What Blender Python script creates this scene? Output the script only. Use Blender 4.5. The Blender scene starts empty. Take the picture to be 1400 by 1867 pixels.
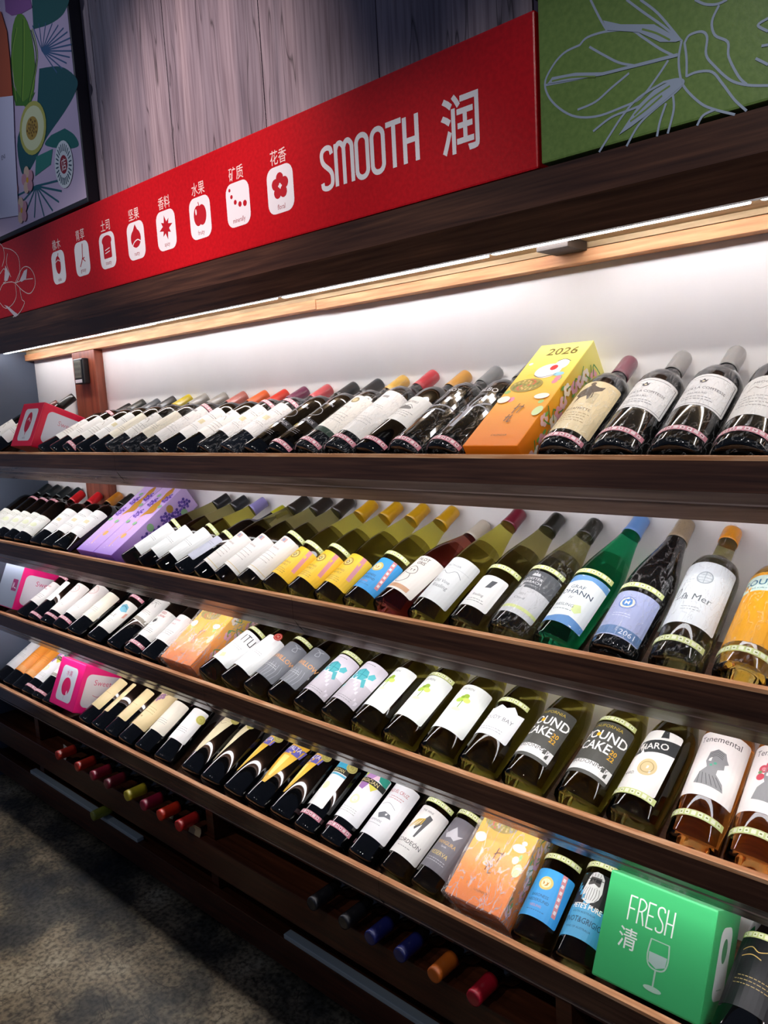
import bpy, bmesh, math, random
from mathutils import Vector, Matrix, Quaternion
random.seed(7)
PI = math.pi
R = math.radians
scene = bpy.context.scene
COL = scene.collection

def srgb(h):
    if isinstance(h, str):
        c = [int(h[i:i+2], 16)/255 for i in (0, 2, 4)]
    else:
        c = [v/255 for v in h]
    return tuple((v/12.92 if v <= .04045 else ((v+.055)/1.055)**2.4) for v in c) + (1,)

# ------------------------------------------------------------------ camera
CAMZ = 1.30
FPX, YAW, PITCH, ROLL = 1420.0, R(42.92), R(8.02), R(-3.19)
CAM = Vector((0, -1.0, CAMZ))
cf = Vector((-math.sin(YAW)*math.cos(PITCH), math.cos(YAW)*math.cos(PITCH), -math.sin(PITCH)))
cr = Vector((math.cos(YAW), math.sin(YAW), 0))
cu = cr.cross(cf)
cr2 = math.cos(ROLL)*cr + math.sin(ROLL)*cu
cu2 = -math.sin(ROLL)*cr + math.cos(ROLL)*cu
cd = bpy.data.cameras.new('camera')
cam = bpy.data.objects.new('camera', cd)
COL.objects.link(cam)
cd.sensor_fit = 'HORIZONTAL'
cd.sensor_width = 36
cd.lens = FPX/1400*36
cd.clip_start = .02
cam.matrix_world = Matrix(((cr2.x, cu2.x, -cf.x, CAM.x), (cr2.y, cu2.y, -cf.y, CAM.y), (cr2.z, cu2.z, -cf.z, CAM.z), (0, 0, 0, 1)))
scene.camera = cam

def ray(px, py):
    return cf*FPX + cr2*(px-700) - cu2*(py-933.5)
def on_y(px, py, Y):
    r = ray(px, py)
    return CAM + r*((Y-CAM.y)/r.y)
def proj(p):
    v = Vector(p)-CAM
    w = v.dot(cf)
    return 700+FPX*v.dot(cr2)/w, 933.5-FPX*v.dot(cu2)/w

# ------------------------------------------------------------------ world, lamps, exposure
scene.view_settings.view_transform = 'Standard'
scene.view_settings.look = 'None'
scene.view_settings.gamma = 1
scene.view_settings.use_curve_mapping = False
scene.view_settings.exposure = 0.12
w = bpy.data.worlds.new('room_ambience')
scene.world = w
w.use_nodes = True
w.node_tree.nodes['Background'].inputs[0].default_value = (.50, .62, 1.0, 1)
w.node_tree.nodes['Background'].inputs[1].default_value = 0.10

def lamp(name, kind, loc, target, power, color=(1, 1, 1), size=.1, size_y=None, spot=60, blend=.5):
    ld = bpy.data.lights.new(name, kind)
    ld.energy = power
    ld.color = color
    if kind == 'AREA':
        ld.size = size
        if size_y:
            ld.shape = 'RECTANGLE'; ld.size_y = size_y
    else:
        ld.shadow_soft_size = size
    if kind == 'SPOT':
        ld.spot_size = R(spot); ld.spot_blend = blend
    o = bpy.data.objects.new(name, ld)
    COL.objects.link(o)
    o.location = loc
    o.rotation_euler = (Vector(target)-Vector(loc)).to_track_quat('-Z', 'Y').to_euler()
    return o
# ceiling track spots in front of the shelves (behind and above the camera)
for i, (x, tx, tz, p) in enumerate(((-2.9, -2.5, 1.15, 46), (-2.0, -1.75, 1.15, 42), (-1.1, -1.1, 1.15, 40), (-.3, -.6, 1.15, 36), (.4, -.1, 1.15, 26))):
    lamp('track_spot', 'SPOT', (x, -1.55, 2.45), (tx, .1, tz), p, (1, .97, .92), .035, spot=40, blend=.6)
lamp('sign_spot', 'SPOT', (-1.5, -1.3, 2.6), (-1.42, 0, 1.84), 120, (1, .80, .76), .04, spot=36, blend=1)
lamp('poster_fill', 'SPOT', (-2.2, -1.3, 2.5), (-2.0, 0, 2.1), 15, (.80, .86, 1), .05, spot=40, blend=1)  # added fill, not a shop lamp: brightens the poster with weak bluish light
lamp('floor_spot', 'SPOT', (-2.1, -1.2, 2.6), (-1.95, -.85, 0), 42, (1, .88, .70), .05, spot=28, blend=.8)

# ------------------------------------------------------------------ materials
MATS = {}
def mat(name, col, rough=.5, metal=0, spec=.5, coat=0, trans=0, ior=1.45, emis=None, es=0, alpha=1):
    if name in MATS:
        return MATS[name]
    m = bpy.data.materials.new(name)
    m.use_nodes = True
    b = m.node_tree.nodes['Principled BSDF']
    b.inputs['Base Color'].default_value = srgb(col) if not (isinstance(col, tuple) and len(col) == 4) else col
    b.inputs['Roughness'].default_value = rough
    b.inputs['Metallic'].default_value = metal
    b.inputs['Specular IOR Level'].default_value = spec
    b.inputs['Coat Weight'].default_value = coat
    b.inputs['Coat Roughness'].default_value = .05
    b.inputs['Transmission Weight'].default_value = trans
    b.inputs['IOR'].default_value = ior
    b.inputs['Alpha'].default_value = alpha
    if emis:
        b.inputs['Emission Color'].default_value = srgb(emis)
        b.inputs['Emission Strength'].default_value = es
    MATS[name] = m
    return m

def nd(m, t, **kw):
    n = m.node_tree.nodes.new(t)
    for k, v in kw.items():
        setattr(n, k, v)
    return n
def ln(m, a, b):
    m.node_tree.links.new(a, b)
def ramp(m, stops):
    r = nd(m, 'ShaderNodeValToRGB')
    e = r.color_ramp.elements
    e[0].position, e[0].color = stops[0][0], srgb(stops[0][1])
    e[1].position, e[1].color = stops[-1][0], srgb(stops[-1][1])
    for p, c in stops[1:-1]:
        q = e.new(p); q.color = srgb(c)
    return r
def noise_mat(name, stops, scale=(1, 1, 1), nscale=5, detail=8, rough=.5, spec=.5, bump=.0, coat=0, distort=0, bscale=None, coat_rough=.05):
    if name in MATS:
        return MATS[name]
    m = mat(name, stops[0][1], rough, spec=spec, coat=coat)
    b = m.node_tree.nodes['Principled BSDF']
    b.inputs['Coat Roughness'].default_value = coat_rough
    tc = nd(m, 'ShaderNodeTexCoord'); mp = nd(m, 'ShaderNodeMapping')
    mp.inputs['Scale'].default_value = scale
    ln(m, tc.outputs['Object'], mp.inputs['Vector'])
    n = nd(m, 'ShaderNodeTexNoise')
    n.inputs['Scale'].default_value = nscale; n.inputs['Detail'].default_value = detail
    n.inputs['Distortion'].default_value = distort
    ln(m, mp.outputs[0], n.inputs['Vector'])
    r = ramp(m, stops)
    ln(m, n.outputs['Fac'], r.inputs[0]); ln(m, r.outputs[0], b.inputs['Base Color'])
    if bump:
        bp = nd(m, 'ShaderNodeBump'); bp.inputs['Strength'].default_value = bump; bp.inputs['Distance'].default_value = .003
        ln(m, n.outputs['Fac'], bp.inputs['Height']); ln(m, bp.outputs[0], b.inputs['Normal'])
    return m

M_fascia = noise_mat('fascia_wood', [(.3, '2e1e19'), (.55, '462e24'), (.75, '5a3c2e')], (1.5, 20, 40), 3, 8, .22, .5, .05, distort=.4)
M_under = noise_mat('polished_moulding_wood', [(.3, '5c4d45'), (.55, '85716a'), (.75, 'a08c80')], (1.2, 12, 20), 3, 6, .20, .9, .03, coat=.35, distort=.6, coat_rough=.16)
M_lip = noise_mat('bare_lip_wood', [(.25, '9c6440'), (.5, 'cb9065'), (.75, 'e6bd98')], (2, 30, 30), 4, 8, .4, .5, .1, distort=.5)
M_shelf = noise_mat('shelf_board_wood', [(.3, '5a3b2a'), (.7, '8c6247')], (2, 25, 25), 4, 6, .45)
M_batten = noise_mat('pale_pine_wood', [(.3, 'b9794f'), (.55, 'd39a6b'), (.75, 'dfae83')], (2, 30, 30), 4, 8, .5, .4, .1)
M_ply = noise_mat('raw_ply_wood', [(.3, 'a08560'), (.7, 'c9b189')], (2, 20, 20), 4, 6, .6)
M_post = noise_mat('red_brown_post_wood', [(.3, '6a3526'), (.55, '8a4a36'), (.8, '9d5a45')], (12, 12, 1.2), 5, 8, .35, .5, .05)
M_rail = noise_mat('rack_rail_wood', [(.3, '33190f'), (.6, '4c2717'), (.8, '60331e')], (1.5, 20, 30), 4, 8, .3, .4, .05)
M_wallwhite = noise_mat('white_paint', [(.3, 'e6e3e2'), (.7, 'f1efee')], (1, 1, 1), 3, 4, .6)
M_grey = noise_mat('blue_grey_paint', [(.3, '4b5464'), (.7, '566072')], (1, 1, 1), 3, 4, .6)

def plank_mat(name, seed):
    m = mat(name, '777777', .5, spec=.35)
    b = m.node_tree.nodes['Principled BSDF']
    tc = nd(m, 'ShaderNodeTexCoord'); mp = nd(m, 'ShaderNodeMapping')
    mp.inputs['Location'].default_value = (seed*3.7, 0, seed*1.3); mp.inputs['Scale'].default_value = (5, 1, .5)
    ln(m, tc.outputs['Object'], mp.inputs['Vector'])
    n = nd(m, 'ShaderNodeTexNoise'); n.inputs['Scale'].default_value = 2.2; n.inputs['Detail'].default_value = 3; n.inputs['Distortion'].default_value = .6
    ln(m, mp.outputs[0], n.inputs['Vector'])
    r = ramp(m, [(.3, '77707c'), (.5, '948892'), (.7, 'aa9ba2')])
    ln(m, n.outputs['Fac'], r.inputs[0])
    n2 = nd(m, 'ShaderNodeTexNoise'); n2.inputs['Scale'].default_value = 26; n2.inputs['Detail'].default_value = 8
    mp2 = nd(m, 'ShaderNodeMapping'); mp2.inputs['Scale'].default_value = (6, 1, .25); mp2.inputs['Location'].default_value = (seed, 0, 0)
    ln(m, tc.outputs['Object'], mp2.inputs['Vector']); ln(m, mp2.outputs[0], n2.inputs['Vector'])
    r2 = ramp(m, [(.3, 'b4aab0'), (.6, 'ffffff')])
    ln(m, n2.outputs['Fac'], r2.inputs[0])
    mx = nd(m, 'ShaderNodeMix', data_type='RGBA', blend_type='MULTIPLY'); mx.inputs['Factor'].default_value = .75
    ln(m, r.outputs[0], mx.inputs['A']); ln(m, r2.outputs[0], mx.inputs['B'])
    # dark cracks: thin stretched ridges
    mp3 = nd(m, 'ShaderNodeMapping'); mp3.inputs['Scale'].default_value = (16, 1, 1.1); mp3.inputs['Location'].default_value = (seed*5.1, 0, seed)
    ln(m, tc.outputs['Object'], mp3.inputs['Vector'])
    n3 = nd(m, 'ShaderNodeTexNoise'); n3.inputs['Scale'].default_value = 1.6; n3.inputs['Detail'].default_value = 2; n3.inputs['Distortion'].default_value = .3
    ln(m, mp3.outputs[0], n3.inputs['Vector'])
    mt = nd(m, 'ShaderNodeMath', operation='SUBTRACT'); mt.inputs[1].default_value = .56
    ln(m, n3.outputs['Fac'], mt.inputs[0])
    ab = nd(m, 'ShaderNodeMath', operation='ABSOLUTE'); ln(m, mt.outputs[0], ab.inputs[0])
    r3 = ramp(m, [(.0, '3c3438'), (.012, 'ffffff')])
    ln(m, ab.outputs[0], r3.inputs[0])
    mx2 = nd(m, 'ShaderNodeMix', data_type='RGBA', blend_type='MULTIPLY'); mx2.inputs['Factor'].default_value = .7
    ln(m, mx.outputs['Result'], mx2.inputs['A']); ln(m, r3.outputs[0], mx2.inputs['B'])
    ln(m, mx2.outputs['Result'], b.inputs['Base Color'])
    return m

def floor_mat():
    m = mat('worn_concrete', '555555', .45, spec=.4)
    b = m.node_tree.nodes['Principled BSDF']
    tc = nd(m, 'ShaderNodeTexCoord')
    n = nd(m, 'ShaderNodeTexNoise'); n.inputs['Scale'].default_value = 2.6; n.inputs['Detail'].default_value = 10; n.inputs['Roughness'].default_value = .62
    ln(m, tc.outputs['Object'], n.inputs['Vector'])
    r = ramp(m, [(.36, '20252c'), (.46, '565042'), (.54, '9c8a6c'), (.68, 'cdbd9d')])
    ln(m, n.outputs['Fac'], r.inputs[0])
    v = nd(m, 'ShaderNodeTexNoise'); v.inputs['Scale'].default_value = 90; v.inputs['Detail'].default_value = 9
    ln(m, tc.outputs['Object'], v.inputs['Vector'])
    r2 = ramp(m, [(.36, '6a6862'), (.58, 'ffffff')])
    ln(m, v.outputs['Fac'], r2.inputs[0])
    mx = nd(m, 'ShaderNodeMix', data_type='RGBA', blend_type='MULTIPLY'); mx.inputs['Factor'].default_value = .8
    ln(m, r.outputs[0], mx.inputs['A']); ln(m, r2.outputs[0], mx.inputs['B'])
    # scratches
    mp = nd(m, 'ShaderNodeMapping'); mp.inputs['Scale'].default_value = (1, 1, 1)
    n3 = nd(m, 'ShaderNodeTexNoise'); n3.inputs['Scale'].default_value = 4.5; n3.inputs['Detail'].default_value = 3; n3.inputs['Distortion'].default_value = 2.2
    ln(m, tc.outputs['Object'], n3.inputs['Vector'])
    mt = nd(m, 'ShaderNodeMath', operation='SUBTRACT'); mt.inputs[1].default_value = .5
    ln(m, n3.outputs['Fac'], mt.inputs[0])
    ab = nd(m, 'ShaderNodeMath', operation='ABSOLUTE'); ln(m, mt.outputs[0], ab.inputs[0])
    r3 = ramp(m, [(.0, '26231f'), (.008, 'ffffff')]); ln(m, ab.outputs[0], r3.inputs[0])
    mx2 = nd(m, 'ShaderNodeMix', data_type='RGBA', blend_type='MULTIPLY'); mx2.inputs['Factor'].default_value = .7
    ln(m, mx.outputs['Result'], mx2.inputs['A']); ln(m, r3.outputs[0], mx2.inputs['B'])
    ln(m, mx2.outputs['Result'], b.inputs['Base Color'])
    bp = nd(m, 'ShaderNodeBump'); bp.inputs['Strength'].default_value = .3; bp.inputs['Distance'].default_value = .004
    ln(m, n.outputs['Fac'], bp.inputs['Height']); ln(m, bp.outputs[0], b.inputs['Normal'])
    return m

def wrap_mat():
    m = mat('cling_film', 'ffffff', .12, spec=.8)
    b = m.node_tree.nodes['Principled BSDF']
    b.inputs['Roughness'].default_value = .15
    tc = nd(m, 'ShaderNodeTexCoord'); mp = nd(m, 'ShaderNodeMapping'); mp.inputs['Scale'].default_value = (1, 1, .35)
    mp.inputs['Rotation'].default_value = (.4, .5, .3)
    ln(m, tc.outputs['Object'], mp.inputs['Vector'])
    n = nd(m, 'ShaderNodeTexNoise'); n.inputs['Scale'].default_value = 75; n.inputs['Detail'].default_value = 5; n.inputs['Distortion'].default_value = .9
    ln(m, mp.outputs[0], n.inputs['Vector'])
    mt = nd(m, 'ShaderNodeMath', operation='SUBTRACT'); mt.inputs[1].default_value = .5
    ln(m, n.outputs['Fac'], mt.inputs[0])
    ab = nd(m, 'ShaderNodeMath', operation='ABSOLUTE'); ln(m, mt.outputs[0], ab.inputs[0])
    r = nd(m, 'ShaderNodeMapRange'); r.inputs['From Min'].default_value = 0; r.inputs['From Max'].default_value = .022
    r.inputs['To Min'].default_value = .20; r.inputs['To Max'].default_value = .006
    ln(m, ab.outputs[0], r.inputs['Value']); ln(m, r.outputs[0], b.inputs['Alpha'])
    bp = nd(m, 'ShaderNodeBump'); bp.inputs['Strength'].default_value = .7; bp.inputs['Distance'].default_value = .003
    ln(m, n.outputs['Fac'], bp.inputs['Height']); ln(m, bp.outputs[0], b.inputs['Normal'])
    return m
M_wrap = wrap_mat()

def ink(c, rough=.42, spec=.4):
    """flat printed colour"""
    if not isinstance(c, str):
        return c
    if c.startswith('='):
        return MATS[c[1:]]
    if c == 'gold':
        return mat('gold_foil', 'c9a040', .3, metal=.8)
    return mat('print_' + c, c, rough, spec=spec)

GLASS = {
 'black': mat('near_black_glass', '050505', .04, spec=.6, coat=.3),
 'blue_black': mat('blue_black_glass', '0a0e16', .05, spec=.6, coat=.3),
 'olive': mat('olive_glass', (.20, .17, .03, 1), 0, trans=1, ior=1.36),
 'olive_neck': mat('olive_glass_empty', (.78, .72, .16, 1), .02, trans=.93, ior=1.10),
 'dark_olive': mat('dark_olive_glass', (.10, .085, .025, 1), 0, trans=1, ior=1.36),
 'dark_olive_neck': mat('dark_olive_glass_empty', (.42, .38, .16, 1), .02, trans=.9, ior=1.10),
 'green': mat('emerald_glass', (.01, .28, .12, 1), 0, trans=1, ior=1.36),
 'green_neck': mat('emerald_glass_empty', (.03, .45, .20, 1), .02, trans=.9, ior=1.12),
 'amber': mat('amber_wine_glass', (.95, .55, .06, 1), 0, trans=1, ior=1.36),
 'rose': mat('orange_wine_glass', (.90, .33, .06, 1), 0, trans=1, ior=1.36),
 'rose_neck': mat('orange_wine_glass_neck', (.97, .62, .28, 1), 0, trans=1, ior=1.15),
 'amber_neck': mat('amber_glass_neck', (.95, .85, .5, 1), 0, trans=1, ior=1.12),
 'garnet': mat('garnet_wine_glass', (.20, .03, .03, 1), 0, trans=1, ior=1.36),
 'garnet_neck': mat('garnet_wine_glass_neck', (.45, .12, .10, 1), 0, trans=1, ior=1.2),
}

# ------------------------------------------------------------------ object helpers
def link_mesh(name, me, parent=None, mats=None):
    o = bpy.data.objects.new(name, me)
    COL.objects.link(o)
    if parent:
        o.parent = parent
    if mats:
        for m in mats:
            me.materials.append(m)
    return o
def tag(o, label=None, cat=None, group=None, kind=None):
    if label: o['label'] = label
    if cat: o['category'] = cat
    if group: o['group'] = group
    if kind: o['kind'] = kind
    return o
def empty(name, loc=(0, 0, 0)):
    o = bpy.data.objects.new(name, None)
    COL.objects.link(o); o.location = loc; o.empty_display_size = .05
    return o
def new_obj(name, bm, m, parent=None, smooth=False):
    me = bpy.data.meshes.new(name)
    bm.to_mesh(me); bm.free()
    if smooth:
        for p in me.polygons: p.use_smooth = True
    return link_mesh(name, me, parent, m if isinstance(m, list) else [m])
def bm_box(bm, x0, x1, y0, y1, z0, z1, bevel=0):
    r = bmesh.ops.create_cube(bm, size=1)
    vs = r['verts']
    bmesh.ops.scale(bm, vec=(x1-x0, y1-y0, z1-z0), verts=vs)
    bmesh.ops.translate(bm, vec=((x0+x1)/2, (y0+y1)/2, (z0+z1)/2), verts=vs)
    if bevel:
        es = list({e for v in vs for e in v.link_edges})
        bmesh.ops.bevel(bm, geom=es, offset=bevel, segments=2, affect='EDGES', profile=.6)
def box_obj(name, b, m, parent=None, bevel=.001):
    bm = bmesh.new(); bm_box(bm, *b, bevel=bevel)
    return new_obj(name, bm, m, parent)
def prism_x(name, prof, x0, x1, m, parent=None):
    """extrude a y-z profile along x"""
    bm = bmesh.new()
    a = [bm.verts.new((x0, y, z)) for y, z in prof]
    b = [bm.verts.new((x1, y, z)) for y, z in prof]
    bm.faces.new(a); bm.faces.new(b[::-1])
    n = len(prof)
    for i in range(n):
        bm.faces.new((a[i], b[i], b[(i+1) % n], a[(i+1) % n]))
    bmesh.ops.recalc_face_normals(bm, faces=bm.faces)
    return new_obj(name, bm, m, parent)

# ------------------------------------------------------------------ flat print kit (2-D shapes in u,v metres)
TEXT = {}
def text_tris(body, bold=0, spacing=1.0):
    key = (body, bold, spacing)
    if key in TEXT:
        return TEXT[key]
    cu_ = bpy.data.curves.new('t', 'FONT')
    cu_.body = body; cu_.size = 1; cu_.resolution_u = 2; cu_.offset = bold; cu_.space_character = spacing
    cu_.align_x = 'CENTER'; cu_.align_y = 'CENTER'
    ob = bpy.data.objects.new('t', cu_); COL.objects.link(ob)
    dg = bpy.context.evaluated_depsgraph_get()
    me = bpy.data.meshes.new_from_object(ob.evaluated_get(dg))
    vs = [(v.co.x, v.co.y) for v in me.vertices]
    fs = [tuple(p.vertices) for p in me.polygons]
    if vs:   # centre on real bounds
        cx = (max(v[0] for v in vs)+min(v[0] for v in vs))/2
        cy = (max(v[1] for v in vs)+min(v[1] for v in vs))/2
        vs = [(a-cx, b-cy) for a, b in vs]
    bpy.data.objects.remove(ob); bpy.data.curves.remove(cu_); bpy.data.meshes.remove(me)
    TEXT[key] = (vs, fs)
    return TEXT[key]

def circ(u, v, r, n=24, ry=None, a0=0, a1=360):
    ry = ry or r
    full = abs(a1-a0) >= 360
    k = n if full else n+1
    return [(u+r*math.cos(R(a0+(a1-a0)*i/n)), v+ry*math.sin(R(a0+(a1-a0)*i/n))) for i in range(k)]
def rrect(u, v, w_, h, r, n=5):
    pts = []
    for cx, cy, a in ((u+w_/2-r, v+h/2-r, 0), (u-w_/2+r, v+h/2-r, 90), (u-w_/2+r, v-h/2+r, 180), (u+w_/2-r, v-h/2+r, 270)):
        pts += [(cx+r*math.cos(R(a+90*i/n)), cy+r*math.sin(R(a+90*i/n))) for i in range(n+1)]
    return pts
def stroke(pts, wd, closed=False, w1=None):
    """thick polyline as quads + round-ish caps"""
    out = []
    n = len(pts)
    w1 = wd if w1 is None else w1
    for i in range(n if closed else n-1):
        a = pts[i]; b = pts[(i+1) % n]
        dx, dy = b[0]-a[0], b[1]-a[1]
        l = math.hypot(dx, dy) or 1e-9
        nx, ny = -dy/l, dx/l
        wa = (wd+(w1-wd)*i/max(1, n-1))/2; wb = (wd+(w1-wd)*(i+1)/max(1, n-1))/2
        ex, ey = dx/l*wa*.35, dy/l*wa*.35
        out.append([(a[0]-ex-nx*wa, a[1]-ey-ny*wa), (b[0]+ex-nx*wb, b[1]+ey-ny*wb), (b[0]+ex+nx*wb, b[1]+ey+ny*wb), (a[0]-ex+nx*wa, a[1]-ey+ny*wa)])
    return out
def curve_pts(ctrl, n=8):
    """Catmull-Rom through ctrl"""
    out = []
    c = [ctrl[0]] + list(ctrl) + [ctrl[-1]]
    for i in range(1, len(c)-2):
        for k in range(n):
            t = k/n
            q = []
            for d in (0, 1):
                p0, p1, p2, p3 = c[i-1][d], c[i][d], c[i+1][d], c[i+2][d]
                q.append(.5*((2*p1)+(-p0+p2)*t+(2*p0-5*p1+4*p2-p3)*t*t+(-p0+3*p1-3*p2+p3)*t**3))
            out.append(tuple(q))
    out.append(tuple(ctrl[-1]))
    return out

def print_mesh(name, items, mapper, cut_u=0, cut_v=0, step=.00003, cell=.006):
    """items: list of (kind, colour, ...) painted in order, each raised one thin layer above the last.
    mapper(u, v, h) -> 3-D point"""
    bm = bmesh.new()
    mats = []; slot = {}
    lay = 0
    hs = bm.verts.layers.float.new('h')
    allf = []
    for it in items:
        kind, c = it[0], it[1]
        if c not in slot:
            slot[c] = len(mats); mats.append(ink(c))
        polys = []; tri = None
        if kind == 'p': polys = [it[2]]
        elif kind == 'pp': polys = it[2]
        elif kind == 'c': polys = [circ(it[2], it[3], it[4])]
        elif kind == 'e': polys = [circ(it[2], it[3], it[4], 24, it[5])]
        elif kind == 'r': polys = [[(it[2]-it[4]/2, it[3]-it[5]/2), (it[2]+it[4]/2, it[3]-it[5]/2), (it[2]+it[4]/2, it[3]+it[5]/2), (it[2]-it[4]/2, it[3]+it[5]/2)]]
        elif kind == 'l': polys = stroke(it[2], it[3])
        elif kind == 'o': polys = stroke(circ(it[2], it[3], it[4], 24, it[5] if len(it) > 6 else None), it[-1], True)
        elif kind == 't':   # ('t', colour, text, u, v, height, [xscale, bold, rot])
            body, u0, v0, h = it[2:6]
            xs = it[6] if len(it) > 6 else 1; bd = it[7] if len(it) > 7 else 0; rt = it[8] if len(it) > 8 else 0
            tv, tf = text_tris(body, bd)
            hh = h/.72
            ca, sa = math.cos(R(rt)), math.sin(R(rt))
            tri = ([(u0+(a*xs*ca-b*sa)*hh, v0+(a*xs*sa+b*ca)*hh) for a, b in tv], tf)
        lay += 1
        z = lay*step
        if tri:
            vs = [bm.verts.new((a, b, z)) for a, b in tri[0]]
            for f in tri[1]:
                try:
                    fc = bm.faces.new([vs[k] for k in f]); fc.material_index = slot[c]
                except ValueError:
                    pass
        for qi, poly in enumerate(polys):
            vs = [bm.verts.new((a, b, z+(qi % 24)*step*.04)) for a, b in poly]
            try:
                fc = bm.faces.new(vs); fc.material_index = slot[c]
            except ValueError:
                continue
            fc.normal_update()
            if fc.normal.z < 0: fc.normal_flip()
    bmesh.ops.triangulate(bm, faces=[f for f in bm.faces if len(f.verts) > 4])
    for ax, flag in ((0, cut_u), (1, cut_v)):
        if flag and bm.verts:
            lo = min(v.co[ax] for v in bm.verts); hi = max(v.co[ax] for v in bm.verts)
            k = math.floor(lo/cell)+1
            while k*cell < hi:
                co = [0, 0, 0]; co[ax] = k*cell
                no = [0, 0, 0]; no[ax] = 1
                bmesh.ops.bisect_plane(bm, geom=bm.verts[:]+bm.edges[:]+bm.faces[:], plane_co=co, plane_no=no, dist=1e-7)
                k += 1
    for f in bm.faces:
        f.normal_update()
    for v in bm.verts:
        v.co = Vector(mapper(v.co.x, v.co.y, v.co.z))
    me = bpy.data.meshes.new(name)
    bm.to_mesh(me); bm.free()
    for m in mats: me.materials.append(m)
    return me

# ------------------------------------------------------------------ room shell
XL, XR, YW = -2.965, .85, .312
LIP = {1: CAMZ-.09, 2: CAMZ-.383, 3: CAMZ-.640, 4: CAMZ-.921}

o = box_obj('floor', (XL-.6, XR+.6, -3.2, YW+.12, -.06, 0), floor_mat(), bevel=0); tag(o, 'worn scratched dark concrete floor', kind='structure')
o = box_obj('wall_back', (XL-.1, XR, YW, YW+.08, 0, CAMZ+.30), M_wallwhite, bevel=0); tag(o, 'white painted wall behind the shelves', kind='structure')
o = box_obj('wall_left', (XL-.05, XL, .0, YW, 0, CAMZ+.26), M_grey, bevel=0); tag(o, 'blue grey end wall closing the shelves', kind='structure')
# upper plank wall: boards are parts
wu = empty('wall_upper'); tag(wu, 'wall of grey mauve wood planks above the red sign', kind='structure')
bmu = bmesh.new(); bm_box(bmu, XL-.6, XR, .05, .07, CAMZ+.30, CAMZ+1.5)
new_obj('backing_board', bmu, mat('dark_gap', '17151a', .8), wu)
seams = [-3.3, -3.02, -2.72, -2.42, -2.12, -1.82, -1.521, -1.208, -.914, -.62, -.33, -.04, .26, .56, XR]
for i in range(len(seams)-1):
    o = box_obj('plank', (seams[i]+.0012, seams[i+1]-.0012, .03, .05, CAMZ+.30, CAMZ+1.5), plank_mat('grey_plank_%d' % i, i*1.37+.5), wu, .001)
# canopy
can = empty('display_canopy', (0, 0, 0)); tag(can, 'dark wood canopy with lit light strips over the top shelf', 'canopy')
CZ = CAMZ+.309
prism_x('fascia_board', [(0, CZ), (.03, CZ), (.03, CZ-.049), (0, CZ-.049)], XL-.1, XR, M_fascia, can)
prism_x('underside_board', [(0, CZ-.0492), (.033, CZ-.0915), (.045, CZ-.0915), (.045, CZ-.0492)], XL-.1, XR, M_fascia, can)
o = box_obj('soffit_board', (XL-.1, XR, .046, YW-.001, CAMZ+.256, CAMZ+.296), M_ply, can)
o = box_obj('batten', (XL+.001, -1.37, .278, YW-.001, CAMZ+.224, CAMZ+.2455), M_batten, can)
o = box_obj('batten', (-1.368, XR, .278, YW-.001, CAMZ+.222, CAMZ+.2435), M_batten, can)
o = box_obj('spacer_board', (XL+.001, XR, .285, YW-.001, CAMZ+.2460, CAMZ+.2558), M_ply, can)
M_led = mat('lit_tube', 'ffffff', .5, emis='f7f7ff', es=27)
xs = [XL+.02, -2.35, -1.93, -1.40, -.82, -.37, .1, .5, .84]
for i in range(len(xs)-1):
    dy = (.0, .004, -.003, .006, 0, -.004, .003, 0)[i]
    box_obj('light_strip', (xs[i]+.004, xs[i+1]-.012, .193+dy, .205+dy, CAMZ+.2475, CAMZ+.2555), M_led, can, .002)
xb = on_y(1022, 446, .24).x
box_obj('bracket', (xb-.03, xb+.03, .21, .277, CAMZ+.240, CAMZ+.2555), mat('dark_bracket', '2a2018', .6), can)

# shelves
def shelf(k, split=None):
    z = LIP[k]
    s = empty('wine_shelf', (0, 0, 0))
    names = {1: 'top shelf of dark wood with red wines and one orange gift box', 2: 'second shelf from the top, dark wood with yellow labelled white wines',
             3: 'third shelf from the top, dark wood with white wines and rose at right', 4: 'lowest bottle shelf of dark wood with green sign box at right'}
    tag(s, names[k], 'shelf', 'wall shelves for leaning bottles')
    cuts = [XL-.1 if k == 1 else XL-.1] + (split or []) + [XR]
    for i in range(len(cuts)-1):
        a, b = cuts[i]+(.0008 if i else 0), cuts[i+1]
        prism_x('fascia_board', [(0, z-.006), (.012, z-.006), (.012, z-.0455), (0, z-.0455)], a, b, M_fascia, s)
        prism_x('underside_board', [(0, z-.0457), (.033, z-.0885), (.040, z-.0885), (.040, z-.0635), (.012, z-.0635), (.012, z-.0457)], a, b, M_under, s)
        o = prism_x('edge_strip', [(-.0008, z-.0058), (-.0008, z), (.0125, z), (.0125, z-.0058)], a, b, M_lip, s)
    box_obj('shelf_board', (XL+.001, XR, .0125, YW-.001, z-.063, z-.050), M_shelf, s)
    if k < 4:
        box_obj('light_strip', (XL+.02, XR-.02, .050, .062, z-.072, z-.0636), M_led2, s, .001)
    return s
M_led2 = mat('lit_shelf_strip', 'ffffff', .5, emis='f8f9ff', es=22)
shelf(1, [-1.862]); shelf(2, [-1.2]); shelf(3, [-1.55]); shelf(4, [-1.0])

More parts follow.
